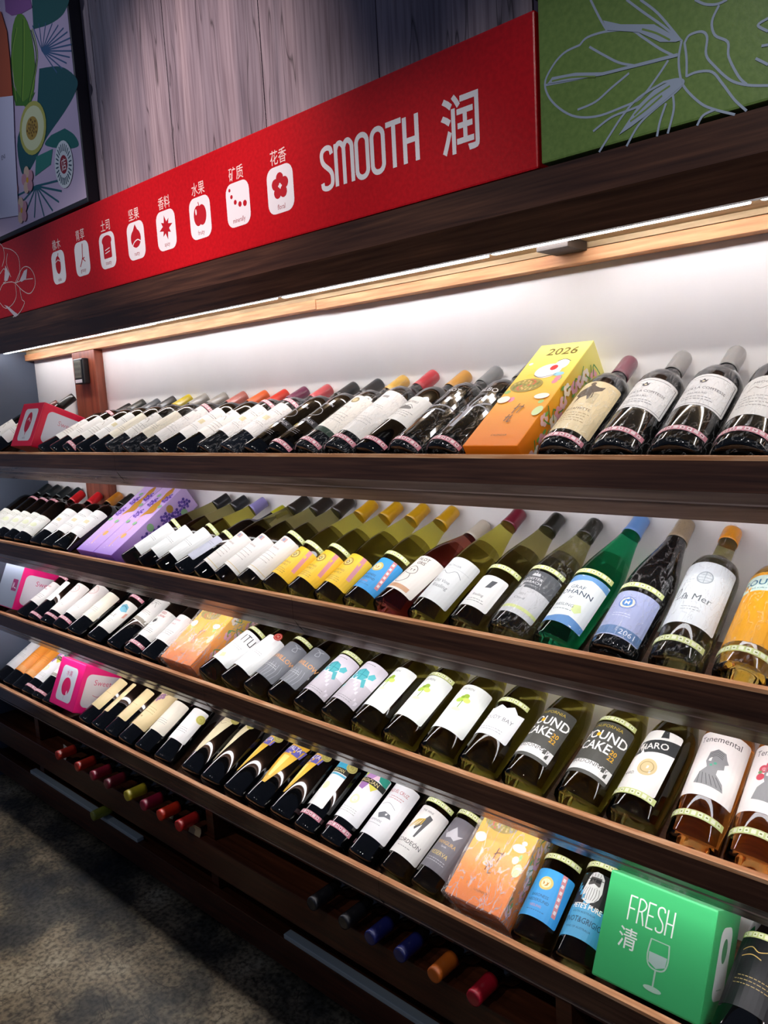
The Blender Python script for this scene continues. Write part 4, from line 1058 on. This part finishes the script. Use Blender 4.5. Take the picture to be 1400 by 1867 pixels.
# --- second shelf
B(2, (1356, 1236), (1448, 1006), 'film wrapped amber wine bottle with orange label at right end', kind='bordeaux', glass='amber', cap='b98a3a', lab='gou', band=('lime', .030), wrap=True, hidden=True)
B(2, (1240, 1196), (1336, 970), 'film wrapped bottle with large white script label and bright orange cap', glass='dark_olive', cap='e8960f', lab='lamer', band=('lime', .030), wrap=True, capl=.030)
B(2, (1124, 1192), (1255, 955), 'film wrapped slender bottle with lavender label and cork coloured cap', kind='flute', glass='black', cap='a08c70', lab='lavender', band=('lime', .132), wrap=True, capl=.05)
B(2, (1022, 1164), (1170, 948), 'slender emerald green bottle with sky blue cap and white label', kind='flute', glass='green', cap='6f9fe0', lab='johann', band=('lime', .152), capl=.045)
B(2, (938, 1148), (1088, 956), 'wrapped slender bottle with silver and grey label and gold marked black cap', kind='flute', glass='dark_olive', cap='26261f', lab='loewen', band=('lime', .152), wrap=True, capl=.045)
B(2, (864, 1136), (1018, 946), 'slender olive bottle with small white label and gold marked black cap', kind='flute', glass='dark_olive', cap='20201a', lab='smallwhite', band=('lime', .140), capl=.045)
B(2, (792, 1114), (948, 936), 'slender olive bottle with pale grey label and dark red cap', kind='flute', glass='olive', cap='7c2436', lab='riesling', capl=.045)
B(2, (722, 1101), (868, 960), 'dark red wine bottle with cartoon label, blue collar and cream cap', kind='burgundy', glass='garnet', cap='d9cfbe', lab='pilot', capl=.05)
B(2, (664, 1095), (826, 932), 'slender olive bottle with bright blue label and yellow cap on second shelf', kind='flute', glass='olive', cap='d3a21c', lab='bluebaron', band=('lime', .142), capl=.052)
B(2, (610, 1086), (774, 926), 'yellow labelled slender bottle next to the blue labelled one', kind='flute', glass='olive', cap='d3a21c', lab='yellow', capl=.052)
B(2, (560, 1079), (724, 922), 'yellow labelled slender bottle in the middle of three alike', kind='flute', glass='olive', cap='d3a21c', lab='yellow', band=('lime', .142), capl=.052)
B(2, (512, 1071), (675, 918), 'yellow labelled slender bottle farthest left of three alike', kind='flute', glass='olive', cap='d3a21c', lab='yellow', band=('lime', .142), capl=.052)
B(2, (467, 1062), (651, 912), 'slender bottle with white crest label left of the yellow labels', kind='flute', glass='dark_olive', cap='2c2622', lab='crestw', band=('lime', .165), capl=.052)
B(2, (424, 1053), (608, 911), 'slender dark bottle with white label, second left of the yellow labels', kind='flute', glass='dark_olive', cap='2c2622', lab='crestw', capl=.052)
B(2, (386, 1046), (570, 910), 'slender dark bottle with white crest label, third left of the yellow labels', kind='flute', glass='dark_olive', cap='2c2622', lab='crestw', capl=.052)
B(2, (345, 1038), (499, 929), 'dark slender bottle with lemon yellow cap and lilac side label', kind='bordeaux', glass='black', cap='bcb820', lab='lilac', band=('lime', .145), capl=.035)
B(2, (309, 1032), (478, 914), 'slender green bottle with lilac cap and white label', kind='flute', glass='olive', cap='8f86c0', lab='itu2', band=('lime', .170), capl=.045)
B(2, (273, 1026), (447, 910), 'slender dark bottle with black cap, second right of the purple boxes', kind='flute', glass='dark_olive', cap='26282c', lab='itu2', capl=.045)
B(2, (240, 1020), (412, 906), 'slender dark bottle with black cap directly right of the purple boxes', kind='flute', glass='dark_olive', cap='26282c', lab='itu2', band=('lime', .170), capl=.045)
B(2, (138, 1000), (240, 908), 'dark bottle with white label and black cap directly left of purple boxes', lab='medocw', cap='1f2420')
B(2, (117, 994), (220, 905), 'dark bottle with orange brown cap on the second shelf', lab='medocw', cap='c07a20')
B(2, (95, 988), (197, 899), 'dark bottle with scarlet cap beside the orange brown capped one', lab='medocw', cap='d02028')
B(2, (69, 982), (156, 888), 'dark bottle with scarlet cap in front of the wooden post', lab='garland', cap='d02028')
B(2, (44, 977), (117, 893), 'dark bottle with garland label and black cap left of the scarlet caps', lab='garland', cap='1a2226', band=('pink', .200))
B(2, (21, 973), (98, 891), 'dark bottle with garland label, second black cap left of the scarlet caps', lab='garland', cap='1a2226', band=('pink', .200))
B(2, (1, 969), (82, 888), 'dark bottle with garland label, third black cap left of the scarlet caps', lab='garland', cap='1a2226', band=('pink', .200))
B(2, (-20, 965), (63, 886), 'dark bottle with garland label at the left end of the second shelf', lab='garland', cap='1a2226')
# --- third shelf
B(3, (1374, 1578), (1432, 1385), 'orange wine bottle with flowered head label at right end of third shelf', kind='bordeaux', glass='rose', cap='d9903c', lab='tenem2', band=('lime', .036), hidden=True)
B(3, (1265, 1540), (1331, 1360), 'orange wine bottle with white label showing a grey profile portrait', kind='bordeaux', glass='rose', cap='d9903c', lab='tenem', band=('lime', .036), hidden=True)
B(3, (1151, 1506), (1241, 1326), 'olive bottle with PHARO label on a curved white shape', kind='burgundy', glass='dark_olive', cap='b8a860', lab='pharo', band=('lime', .034), hidden=True, roll=-14)
B(3, (1057, 1463), (1151, 1304), 'olive bottle with grey and white CAKE lettering and a lime shoulder sticker', kind='burgundy', glass='olive', cap='c8a040', lab='pound', band=('lime', .158), hidden=True, roll=-6)
B(3, (952, 1437), (1053, 1283), 'olive bottle with grey and white CAKE lettering and no shoulder sticker', kind='burgundy', glass='olive', cap='c8a040', lab='pound', hidden=True, roll=-12)
B(3, (871, 1407), (971, 1261), 'green bottle with torn edged white CLOUDY BAY label', kind='burgundy', glass='olive', cap='a8b82c', lab='bay', band=('lime', .142), hidden=True, roll=-8)
B(3, (798, 1383), (896, 1244), 'olive bottle with white tree label beside the torn edged label', kind='burgundy', glass='olive', cap='a89c40', lab='bigtree', hidden=True)
B(3, (730, 1351), (833, 1219), 'olive bottle with white tree label and a lime shoulder sticker', kind='burgundy', glass='olive', cap='a89c40', lab='bigtree', band=('lime', .160), hidden=True, roll=-6)
B(3, (669, 1329), (769, 1208), 'olive bottle with white tree label next to the turtle labels', kind='burgundy', glass='olive', cap='a89c40', lab='bigtree', hidden=True, roll=-16)
B(3, (612, 1299), (709, 1194), 'bottle with turquoise turtle label and no shoulder sticker', kind='burgundy', glass='dark_olive', cap='a0a040', lab='turtle', hidden=True)
B(3, (551, 1285), (651, 1181), 'bottle with turquoise turtle label and a lime shoulder sticker', kind='burgundy', glass='dark_olive', cap='a0a040', lab='turtle', band=('lime', .158), hidden=True)
B(3, (501, 1268), (601, 1169), 'bottle with grey willow label next to the turtle labels', kind='burgundy', glass='dark_olive', cap='8c8c30', lab='wild', hidden=True, roll=-10)
B(3, (453, 1254), (558, 1158), 'bottle with grey willow label and a lime shoulder sticker', kind='burgundy', glass='dark_olive', cap='8c8c30', lab='wild', band=('lime', .166), hidden=True)
B(3, (410, 1236), (523, 1147), 'bottle with white label and a round red sticker on its shoulder', kind='burgundy', glass='dark_olive', cap='8c8c30', lab='itu2', medal=(.018, .158, 'b03028', .011), hidden=True)
B(3, (371, 1225), (483, 1142), 'bottle with white label and black stroke lettering beside the wrapped box', kind='burgundy', glass='dark_olive', cap='8c8c30', lab='itu', band=('lime', .162), hidden=True)
B(3, (281, 1197), (352, 1128), 'dark bottle with red cap tucked left of the wrapped orange box', lab='redname', cap='a02830', hidden=True)
B(3, (255, 1190), (330, 1120), 'dark bottle with red print and bird label on third shelf', lab='crow', cap='8a2028', band=('pink', .026), hidden=True)
B(3, (224, 1180), (312, 1108), 'dark bottle with tall grey label set high on its body', lab='tall', cap=BK, hidden=True)
B(3, (188, 1164), (262, 1100), 'dark bottle with white label and a teal feather shape', lab='teal', cap=BK, band=('pink', .172), hidden=True)
B(3, (154, 1149), (222, 1092), 'dark bottle with plain ivory label and grey band beneath', lab='cream', cap=BK, hidden=True)
B(3, (129, 1138), (203, 1076), 'dark bottle with pink ring emblem, right one of two', lab='ringlabel', cap=BK, band=('pink', .032), hidden=True)
B(3, (105, 1131), (178, 1065), 'dark bottle with pink ring emblem, left one of two', lab='ringlabel', cap=BK, band=('pink', .032), hidden=True)
B(3, (80, 1125), (156, 1062), 'dark bottle with narrow white strip label on third shelf', lab='narrow', cap=BK, glass='black', band=('pink', .018), hidden=True)
B(3, (54, 1119), (120, 1068), 'dark bottle with square white label second from the pink display block', lab='redname', cap=BK, band=('pink', .180), hidden=True)
B(3, (28, 1110), (94, 1064), 'dark bottle with square white label beside the grey and pink block', lab='blank', cap=BK, hidden=True)
# --- lowest shelf
B(4, (1348, 1850), (1392, 1722), 'black bottle with gold line drawing right of the green display block', kind='burgundy', lab='goldvine', cap=BK, band=('lime', .150), hidden=True)
B(4, (1046, 1759), (1108, 1592), 'black bottle with bearded face label above a blue band', kind='bordeaux', glass='dark_olive', lab='pete', cap='4a5a30', band=('lime', .166), hidden=True, roll=-4)
B(4, (968, 1715), (1041, 1568), 'dark bottle with bright blue crest label on the lowest shelf', kind='bordeaux', glass='dark_olive', lab='bluebaron', cap='4a5a30', band=('lime', .150), hidden=True)
B(4, (787, 1623), (876, 1504), 'dark bottle with grey label and gold lettering left of the wrapped box', kind='bordeaux', glass='dark_olive', lab='mangura', cap='2c2c26', band=('lime', .165), hidden=True)
B(4, (730, 1596), (830, 1461), 'dark bottle with white label and black and gold accordion shape', kind='bordeaux', glass='dark_olive', lab='acordeon', cap='2c2c26', band=('lime', .165), hidden=True)
B(4, (670, 1558), (753, 1446), 'dark bottle with white label and red heading lettering', lab='roux', cap=BK, hidden=True)
B(4, (618, 1531), (702, 1423), 'dark bottle with white label and coloured triangle pattern heading', lab='magic', cap=BK, band=('pink', .034), hidden=True)
B(4, (564, 1507), (645, 1403), 'dark bottle with slim white label, turquoise heading and gold medal', lab='magicblue', cap=BK, band=('pink', .034), medal=(.030, .168, 'b5ab62'), hidden=True, roll=-12)
B(4, (513, 1496), (596, 1388), 'black bottle with purple and yellow cone label and gold medal, rightmost cone', kind='burgundy', lab='cone_apalta', cap=BK, medal=(.038, .168, 'b5ab62'), hidden=True, roll=-26)
B(4, (472, 1477), (567, 1369), 'black bottle with purple and yellow cone label facing forward', kind='burgundy', lab='cone_apalta', cap=BK, band=('pink', .192), hidden=True)
B(4, (430, 1457), (516, 1357), 'black bottle with purple and yellow cone label and gold medal, leftmost cone', kind='burgundy', lab='cone_apalta', cap=BK, medal=(.038, .168, 'b5ab62'), hidden=True, roll=-30)
B(4, (388, 1434), (468, 1337), 'black bottle with slim beige cone label and gold medal', kind='burgundy', lab='cone_tan', cap=BK, medal=(.032, .172, 'b5ab62'), hidden=True, roll=-34)
B(4, (350, 1420), (432, 1320), 'black bottle with wide beige cone label and gold medal', kind='burgundy', lab='cone_tan', cap=BK, medal=(.034, .172, 'b5ab62'), hidden=True, roll=-12)
B(4, (309, 1389), (382, 1300), 'dark bottle with white label and pale yellow round seal', lab='blank', cap=BK, band=('pink', .192), medal=(.034, .140, 'cfc86a'), hidden=True)
B(4, (268, 1369), (345, 1285), 'dark bottle with white label right of the grape label', lab='cream', cap=BK, hidden=True)
B(4, (234, 1350), (318, 1272), 'dark bottle with tan label and purple grape drawing', lab='tangrape', cap=BK, hidden=True)
B(4, (205, 1338), (288, 1262), 'dark bottle with tan label left of the grape label', lab='tan', cap=BK, hidden=True, roll=-10)
B(4, (177, 1326), (260, 1248), 'dark bottle with slim tan strip label', lab='tan', cap=BK, hidden=True, roll=-38)
B(4, (150, 1314), (235, 1240), 'dark bottle with tan label just right of the pink display block', lab='tan', cap=BK, hidden=True, roll=-6)
B(4, (78, 1283), (142, 1210), 'dark bottle with grey banded label left of the pink display block', lab='tall', cap=BK, hidden=True)
B(4, (57, 1272), (120, 1201), 'dark bottle with tall grey label second left of the pink display block', lab='tall', cap=BK, band=('pink', .024), hidden=True)
B(4, (33, 1259), (90, 1187), 'dark bottle with patterned label and gold medal at left of lowest shelf', lab='magic', cap=BK, band=('pink', .024), medal=(.040, .165, 'b5ab62'), hidden=True)
B(4, (9, 1249), (65, 1176), 'dark bottle with orange label, right one of two', lab='orange', cap=BK, hidden=True)
B(4, (-15, 1239), (41, 1168), 'dark bottle with orange label, left one of two', lab='orange', cap=BK, hidden=True)
B(4, (-37, 1229), (20, 1161), 'dark bottle with grey white label at the left end of the lowest shelf', lab='whitegrey', cap=BK, hidden=True)

# ------------------------------------------------------------------ gift boxes and display blocks
def slab_box(name, shelf_k, x, width, length, depth, e, label, cat, y0=.0135, group=None):
    """a cuboid leaning back by e from the shelf board; local x = width, z = up the front face, y = into the box"""
    zf = LIP[shelf_k]-.050
    root = empty(name, (x, y0+.0, zf+depth*math.cos(R(e))+.0008))
    root.rotation_euler = (-(PI/2-R(e)), 0, 0)
    tag(root, label, cat, group)
    BOXES.setdefault(shelf_k, []).append((x, x+width))
    return root
BOXES = {}
def cuboid(root, w_, l_, d_, m_, name='carton', bevel=.0015):
    return box_obj(name, (0, w_, 0, d_, 0, l_), m_, root, bevel)
fmap = lambda u, v, h: (u, -.0002-h, v)
def side_map(w_): return lambda u, v, h: (w_+.0002+h, u, v)
# orange and yellow gift box
def carton_mat(name, stops):
    m_ = mat(name, stops[0][1], .45, spec=.4)
    b = m_.node_tree.nodes['Principled BSDF']
    tc = nd(m_, 'ShaderNodeTexCoord'); sp = nd(m_, 'ShaderNodeSeparateXYZ'); ln(m_, tc.outputs['Object'], sp.inputs[0])
    mr = nd(m_, 'ShaderNodeMapRange'); mr.inputs['From Max'].default_value = .32
    ln(m_, sp.outputs['Z'], mr.inputs['Value']); r = ramp(m_, stops); ln(m_, mr.outputs[0], r.inputs[0]); ln(m_, r.outputs[0], b.inputs['Base Color'])
    return m_
M_oy = carton_mat('orange_to_yellow_card', [(0, 'ee7d12'), (.28, 'f59a1c'), (.5, 'f7c23a'), (.8, 'f3ea7a'), (1, 'f5ee96')])
def gift_orange(root, w_, l_, d_, wrapped=False, seed=3):
    cuboid(root, w_, l_, d_, M_oy)
    rnd = random.Random(seed)
    it = []
    for k in range(16):
        u, v = rnd.uniform(.004, w_-.004), rnd.uniform(.10, l_-.02)
        if .03 < u < w_-.02 and v > l_*.42: continue
        it.append(('e', rnd.choice(['f6f0e6', '9ec46a', 'f2d24a', 'e88a9a']), u, v, rnd.uniform(.003, .007), rnd.uniform(.004, .009)))
    it += [('t', '7d6a2c', '2026', w_*.55, l_-.028, .022, 1.0, .008)]
    it += [('e', 'f6f2ee', w_*.55, l_*.70, w_*.24, .022), ('e', 'f6f2ee', w_*.72, l_*.76, w_*.13, .016), ('e', 'd8302a', w_*.62, l_*.73, .007, .008), ('e', '9ad0e0', w_*.80, l_*.66, .010, .006),
           ('l', '4a4a40', curve_pts([(w_*.60, l_*.80), (w_*.72, l_*.815), (w_*.85, l_*.79)], 4), .0014), ('l', '4a4a40', curve_pts([(w_*.34, l_*.66), (w_*.5, l_*.635), (w_*.75, l_*.66)], 4), .0012)]
    it += [('e', 'a8933c', w_*.34, l_*.56, w_*.30, .020)]
    for k in range(34):
        a = k*2.4; rr = .9*math.sqrt((k+1)/34)
        it.append(('c', ['d86a4a', '7a8a3a', 'c9b860', 'e8c070'][k % 4], w_*.34+w_*.28*rr*math.cos(a), l_*.56+.018*rr*math.sin(a), .0022))
    it += [('e', 'f8efe0', w_*.12, l_*.42, .012, .010), ('e', 'f8efe0', w_*.80, l_*.44, .014, .008), ('e', 'cfe0a0', w_*.92, l_*.30, .009, .013)]
    it += [('l', '5a3a12', curve_pts(c, 3), .0018) for c in ([(w_*.46, .098), (w_*.54, .104), (w_*.62, .102)], [(w_*.50, .112), (w_*.48, .085)], [(w_*.60, .108), (w_*.56, .086)], [(w_*.42, .074), (w_*.50, .076)], [(w_*.46, .082), (w_*.44, .064)], [(w_*.52, .080), (w_*.50, .062), (w_*.56, .064)])]
    it += [('t', '6a3c10', 'CALENDAR', w_*.55, .026, .0042, 1)]
    link_mesh('front_print', print_mesh('front_print', it, fmap), root)
    it = []
    for k in range(12):
        u, v = rnd.uniform(.010, d_-.010), .02+k*(l_-.04)/12
        for q in range(5):
            a = R(q*72+k*20); it.append(('e', ['f0c8cc', 'f6ead8', 'e8a8b4'][k % 3], u+.006*math.cos(a), v+.007*math.sin(a), .005, .006))
        it.append(('c', 'd8902a', u, v, .003))
        it.append(('l', '5a9a4a', curve_pts([(u, v), (u+rnd.uniform(-.02, .02), v+.012), (min(d_-.003, max(.003, u+rnd.uniform(-.02, .02))), v+.024)], 3), .0025))
        it.append(('e', '7ab45a', min(d_-.006, max(.006, u+rnd.uniform(-.02, .02))), v+.012, .003, .006))
    it = [i for i in it]
    link_mesh('side_print', print_mesh('side_print', it, side_map(w_)), root)
    if wrapped:
        root.location.z += .0062; root.location.y += .0045
        bm = bmesh.new(); bm_box(bm, -.004, w_+.004, -.004, d_+.001, -.004, l_+.004)
        bmesh.ops.subdivide_edges(bm, edges=bm.edges[:], cuts=7, use_grid_fill=True)
        for v in bm.verts:
            v.co += Vector((rnd.uniform(-1, 1)*.0016, rnd.uniform(-1, .2)*.0016, rnd.uniform(-1, 1)*.0016))
        new_obj('plastic_wrap', bm, M_wrap2, root)
M_wrap2 = M_wrap.copy(); M_wrap2.name = 'crinkled_bag_film'
for n_ in M_wrap2.node_tree.nodes:
    if n_.type == 'MAP_RANGE':
        n_.inputs['To Min'].default_value = .42; n_.inputs['To Max'].default_value = .10; n_.inputs['From Max'].default_value = .03
    if n_.type == 'TEX_NOISE': n_.inputs['Scale'].default_value = 45
r_ = slab_box('gift_box', 1, -.762, .104, .300, .074, 33, 'tall orange and yellow floral gift box printed 2026 on the top shelf', 'box')
gift_orange(r_, .104, .300, .074)
r_ = slab_box('gift_box', 3, -1.762, .135, .285, .078, 33, 'film wrapped orange gift box on the third shelf', 'box')
gift_orange(r_, .135, .285, .078, True, 8)
r_ = slab_box('gift_box', 4, -.848, .122, .285, .080, 33, 'film wrapped orange gift box on the lowest shelf', 'box')
gift_orange(r_, .122, .285, .080, True, 12)
# purple pair
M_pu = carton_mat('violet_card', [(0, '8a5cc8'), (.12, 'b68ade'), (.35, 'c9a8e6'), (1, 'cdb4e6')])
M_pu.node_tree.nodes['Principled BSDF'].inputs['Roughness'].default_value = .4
def gift_purple(x, w_, label):
    l_, d_ = .295, .075
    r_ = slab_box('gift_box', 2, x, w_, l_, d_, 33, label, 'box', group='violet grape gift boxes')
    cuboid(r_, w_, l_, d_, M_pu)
    it = [('l', 'd9a0b4', curve_pts([(w_*.45, .03), (w_*.42, .07), (w_*.60, .10), (w_*.50, .14), (w_*.55, .17)], 5), .006), ('e', 'd9a44a', w_*.62, .075, .010, .010)]
    it += [('p', 'bf8a35', curve_pts([(w_*.40, .150), (w_*.60, .165), (w_*.85, .175), (w_*.80, .205), (w_*.70, .225), (w_*.78, .262), (w_*.62, .285), (w_*.50, .262), (w_*.55, .235), (w_*.45, .205), (w_*.48, .180)], 3))]
    for (cu_, cv_) in ((.20, .165), (.32, .215), (.85, .235)):
        for k in range(13):
            a = k*2.4; rr = .0145*math.sqrt((k+.5)/13)
            it.append(('c', '5a3a9a' if k % 2 else '7450b4', w_*cu_+rr*math.cos(a), cv_+rr*1.3*math.sin(a), .0038))
    for (cu_, cv_) in ((.12, .13), (.55, .125), (.3, .245), (.9, .20)):
        it.append(('e', '8ab48a', w_*cu_, cv_, .009, .007))
    for k in range(18):
        it.append(('c', 'e8d8f4', random.Random(k).uniform(.004, w_-.004), random.Random(k+50).uniform(.01, .28), .0012))
    link_mesh('front_print', print_mesh('front_print', it, fmap), r_)
    it = []
    for (cu_, cv_) in ((.04, .11), (.05, .15), (.035, .19), (.05, .225), (.04, .26)):
        for k in range(13):
            a = k*2.4; rr = .017*math.sqrt((k+.5)/13)
            it.append(('c', '4a3590' if k % 2 else '6a4cb0', cu_+rr*math.cos(a), cv_+rr*1.2*math.sin(a), .0045))
    for (cu_, cv_, c_) in ((.055, .06, '7aa884'), (.06, .10, 'c87a90'), (.02, .135, '8ab48a'), (.062, .175, 'b08a40'), (.02, .215, 'b08a40'), (.06, .245, '8ab48a')):
        it.append(('e', c_, cu_, cv_, .012, .011))
    link_mesh('side_print', print_mesh('side_print', it, side_map(w_)), r_)
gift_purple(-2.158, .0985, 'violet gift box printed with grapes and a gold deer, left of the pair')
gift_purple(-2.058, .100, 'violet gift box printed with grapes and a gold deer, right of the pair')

# display blocks
def block(shelf_k, x, w_, l_, d_, e, label, m_, front=None, side=None):
    r_ = slab_box('display_block', shelf_k, x, w_, l_, d_, e, label, 'display block')
    cuboid(r_, w_, l_, d_, m_, 'carton', .003)
    if front: link_mesh('front_print', print_mesh('front_print', front, fmap), r_)
    if side: link_mesh('side_print', print_mesh('side_print', side, side_map(w_)), r_)
    return r_
M_redc = mat('red_card', 'd8103c', .35, spec=.5)
M_pinkc = mat('magenta_card', 'ee1c7c', .35, spec=.5)
PAN = 'd3d6e0'
fr = [('p', PAN, rrect(.080, .070, .092, .105, .014)), ('e', 'b8183c', .078, .078, .020, .033), ('l', PAN, [(.070, .085), (.078, .092), (.090, .080)], .003), ('p', 'c02040', [(.074, .050), (.082, .050), (.079, .032)]), ('t', '9a8a98', 'oaks', .078, .028, .008)]
sd = [('p', PAN, rrect(.085, .072, .130, .100, .016)), ('t', 'c8889a', 'Sweet', .085, .095, .016)]
block(1, -2.530, .150, .142, .165, 66, 'red display block with white oak seed icon on the top shelf', M_redc, fr, sd)
fr = [('p', PAN, rrect(.080, .074, .100, .110, .016)), ('e', 'd81860', .080, .066, .027, .028), ('e', 'f0dce4', .092, .048, .004, .007), ('t', 'c04a80', '水果', .080, .108, .014, 1, .004), ('l', 'b8a8b4', [(.080, .040), (.082, .026)], .002)]
sd = [('p', 'e0dce4', rrect(.088, .072, .145, .105, .018)), ('t', 'd8608c', 'Sweet', .075, .100, .018), ('l', 'c88098', curve_pts([(.05, .060), (.065, .056), (.08, .060)], 4), .002)]
block(4, -2.472, .163, .150, .170, 66, 'pink display block with white fruit icon on the lowest shelf', M_pinkc, fr, sd)
fr = [('r', '98a2b4', .076, .076, .150, .147), ('p', '8c2a60', rrect(.118, .080, .040, .040, .003)), ('l', 'd8d0dc', [(.106, .088), (.106, .070), (.114, .088), (.112, .070)], .0025), ('l', 'd8d0dc', [(.118, .072), (.132, .070)], .003)]
sd = [('p', 'e0dce4', rrect(.088, .072, .145, .105, .018)), ('t', 'd8608c', 'Sweet', .085, .100, .018)]
block(3, -2.832, .152, .150, .165, 66, 'pink sided display block with grey front at left of third shelf', M_pinkc, fr, sd)
M_gc = mat('green_card', '3fae68', .4, spec=.4)
fr = []
w4, _ = word('FRESH', .040, .098, .036, .0105, .0045, .0022, 'e4ece4')
fr.append(w4)
fr.append(('t', 'dfe8e0', '清', .046, .072, .024, .95, .006))
fr += [('l', 'a9c8b4', curve_pts([(.082, .086), (.080, .064), (.084, .050), (.096, .046), (.108, .050), (.112, .064), (.110, .086)], 4), .0022), ('l', 'a9c8b4', [(.082, .086), (.110, .086)], .0016), ('p', 'a9c0b8', [(.082, .068), (.110, .068), (.109, .054), (.096, .048), (.083, .054)]),
       ('l', 'a9c8b4', [(.096, .046), (.096, .022)], .0026), ('e', 'a9c8b4', .096, .019, .014, .004)]
sd = [('p', 'd6dcd8', rrect(.060, .082, .055, .105, .016)), ('e', '4a8a5c', .060, .10, .012, .018), ('r', '9ab8a4', .060, .045, .022, .002)]
block(4, -.551, .170, .160, .120, 62, 'green display block lettered FRESH at right of the lowest shelf', M_gc, fr, sd)

def bw(b, s_):
    r0 = PROF[b[3]][1][4][0]+.0008 if s_ < .15 else rad(b[3], s_)+.0012
    return (r0+(.0026 if b[4] else .0004))*math.sqrt(1+b[2]**2)
for k_, row in ROWS.items():
    bx_ = sorted(BOXES.get(k_, []))
    for _it in range(900):
        row.sort(key=lambda b: b[0])
        moved = 0
        for b in row:
            for (x0, x1) in bx_:
                cx_ = (x0+x1)/2
                if b[0] < cx_:
                    o_ = max(b[0]+b[2]*s_+bw(b, s_) for s_ in (.0, .135, .17, .20))-(x0-.005)
                    if o_ > 0: b[0] -= o_; moved += 1
                else:
                    o_ = (x1+.005)-min(b[0]+b[2]*s_-bw(b, s_) for s_ in (.0, .135, .17, .20))
                    if o_ > 0: b[0] += o_; moved += 1
            o_ = (XL+.004)-min(b[0]+b[2]*s_-bw(b, s_) for s_ in (.0, .18))
            if o_ > 0: b[0] += o_; moved += 1
        for a, b in zip(row, row[1:]):
            o_ = max((a[0]+a[2]*s_)-(b[0]+b[2]*s_)+bw(a, s_)+bw(b, s_)+.0008 for s_ in (.0, .05, .135, .17, .20, .23, .26, .29))
            if o_ > 1e-5:
                blk_ = any(a[0] < (x0+x1)/2 < b[0] for x0, x1 in bx_)
                if blk_: continue
                if abs(a[2]-b[2]) > .02 and _it % 3 == 2:      # bring unlike sideways leans together
                    m_ = (a[2]+b[2])/2; a[2] += (m_-a[2])*.5; b[2] += (m_-b[2])*.5
                a[0] -= o_/2; b[0] += o_/2; moved += 1
        if not moved: break
    for b in row:
        settle(b)
# ------------------------------------------------------------------ bottles lying in the floor rack, necks towards the aisle
def lying(px, py, zc_, col, label, glass='black', kind='bordeaux', out=-.035, tilt=0):
    p_ = on_y(px, py, out)
    root = empty('lying_bottle', (p_.x, out+PROF[kind][0], zc_))
    L0 = PROF[kind][0]
    root.rotation_euler = (PI/2, 0, R(tilt))
    tag(root, label, 'bottle', 'bottles lying in the floor rack')
    link_mesh('bottle_body', body_mesh(kind, glass), root)
    link_mesh('capsule', cap_mesh(kind, col, .055, ''), root)
zr = CAMZ-1.069+.0385
data = [(104, 1372, 'c03020', 'red cap of a lying bottle farthest left in the upper rack'), (140, 1398, 'c83020', 'plain red capped lying bottle, second from left in the upper rack'),
        (167, 1407, 'a82038', 'crimson capped lying bottle, third from left in the upper rack'), (193, 1421, '7a1c2c', 'dull maroon capped lying bottle left of the yellow capped one'), (230, 1444, 'c9b42c', 'yellow capped lying bottle in the upper rack'),
        (260, 1464, '9a1438', 'dark crimson capped lying bottle right of the yellow capped one'), (291, 1486, 'e03418', 'bright orange red capped lying bottle in the upper rack'), (324, 1500, 'c82420', 'red capped lying bottle at right of the red group, beside a cardboard scrap'),
        (568, 1645, '1c1c20', 'black capped lying bottle farthest left of the dark group'), (626, 1681, '1c1c20', 'black capped lying bottle second in the dark group'), (674, 1707, '1c2260', 'navy capped lying bottle left of its twin'),
        (728, 1744, '1c2260', 'navy capped lying bottle left of the copper capped one'), (790, 1771, 'c0601c', 'copper capped lying bottle in the upper rack'), (862, 1806, 'a81428', 'deep red capped lying bottle at far right of the upper rack')]
for px, py, col, lb in data:
    lying(px, py, zr, col, lb)
lying(170, 1495, CAMZ-1.203+.0385, '8a9030', 'olive capped lying bottle alone in the lower rack')
# pale strips, cardboard and paper in the racks
for k_, (pa, pb, lb) in enumerate((((58, 1414), (252, 1530), 'pale grey strip lying along the lower rack at left'), ((520, 1712), (800, 1867), 'pale grey strip lying along the lower rack towards the right'))):
    a_ = on_y(*pa, 0); b_ = on_y(*pb, 0)
    o = box_obj('pale_strip', (a_.x, b_.x, -.004, .0175, CAMZ-1.1946, CAMZ-1.1830), mat('pale_strip', '9fa9ac', .6), None, .002)
    tag(o, lb, 'strip')
def scrap(name, px, py, w_, h_, m_, lb, rot, y):
    p_ = on_y(px, py, y)
    bm = bmesh.new()
    bm_box(bm, -w_/2, w_/2, -.0007, .0007, 0, h_)
    bmesh.ops.subdivide_edges(bm, edges=bm.edges[:], cuts=3, use_grid_fill=True)
    for v in bm.verts:
        v.co.y += .006*math.sin(v.co.z/h_*2.2)
    o = new_obj(name, bm, m_)
    o.location = (p_.x, y, CAMZ-1.0615)
    o.rotation_euler = (0, R(rot), 0)
    tag(o, lb, 'scrap')
M_card = mat('brown_cardboard', 'a08a68', .8)
scrap('cardboard_scrap', 352, 1503, .05, .022, M_card, 'torn cardboard scrap under the red cap at right of the red group', 0, -.003)
scrap('cardboard_scrap', 307, 1470, .030, .030, M_card, 'small cardboard scrap behind the bright orange red cap', 0, .004)
scrap('paper_slip', 118, 1392, .022, .045, mat('paper_slip', 'b9b4a8', .7), 'pale paper slip standing between the two leftmost red caps', 8, -.0035)
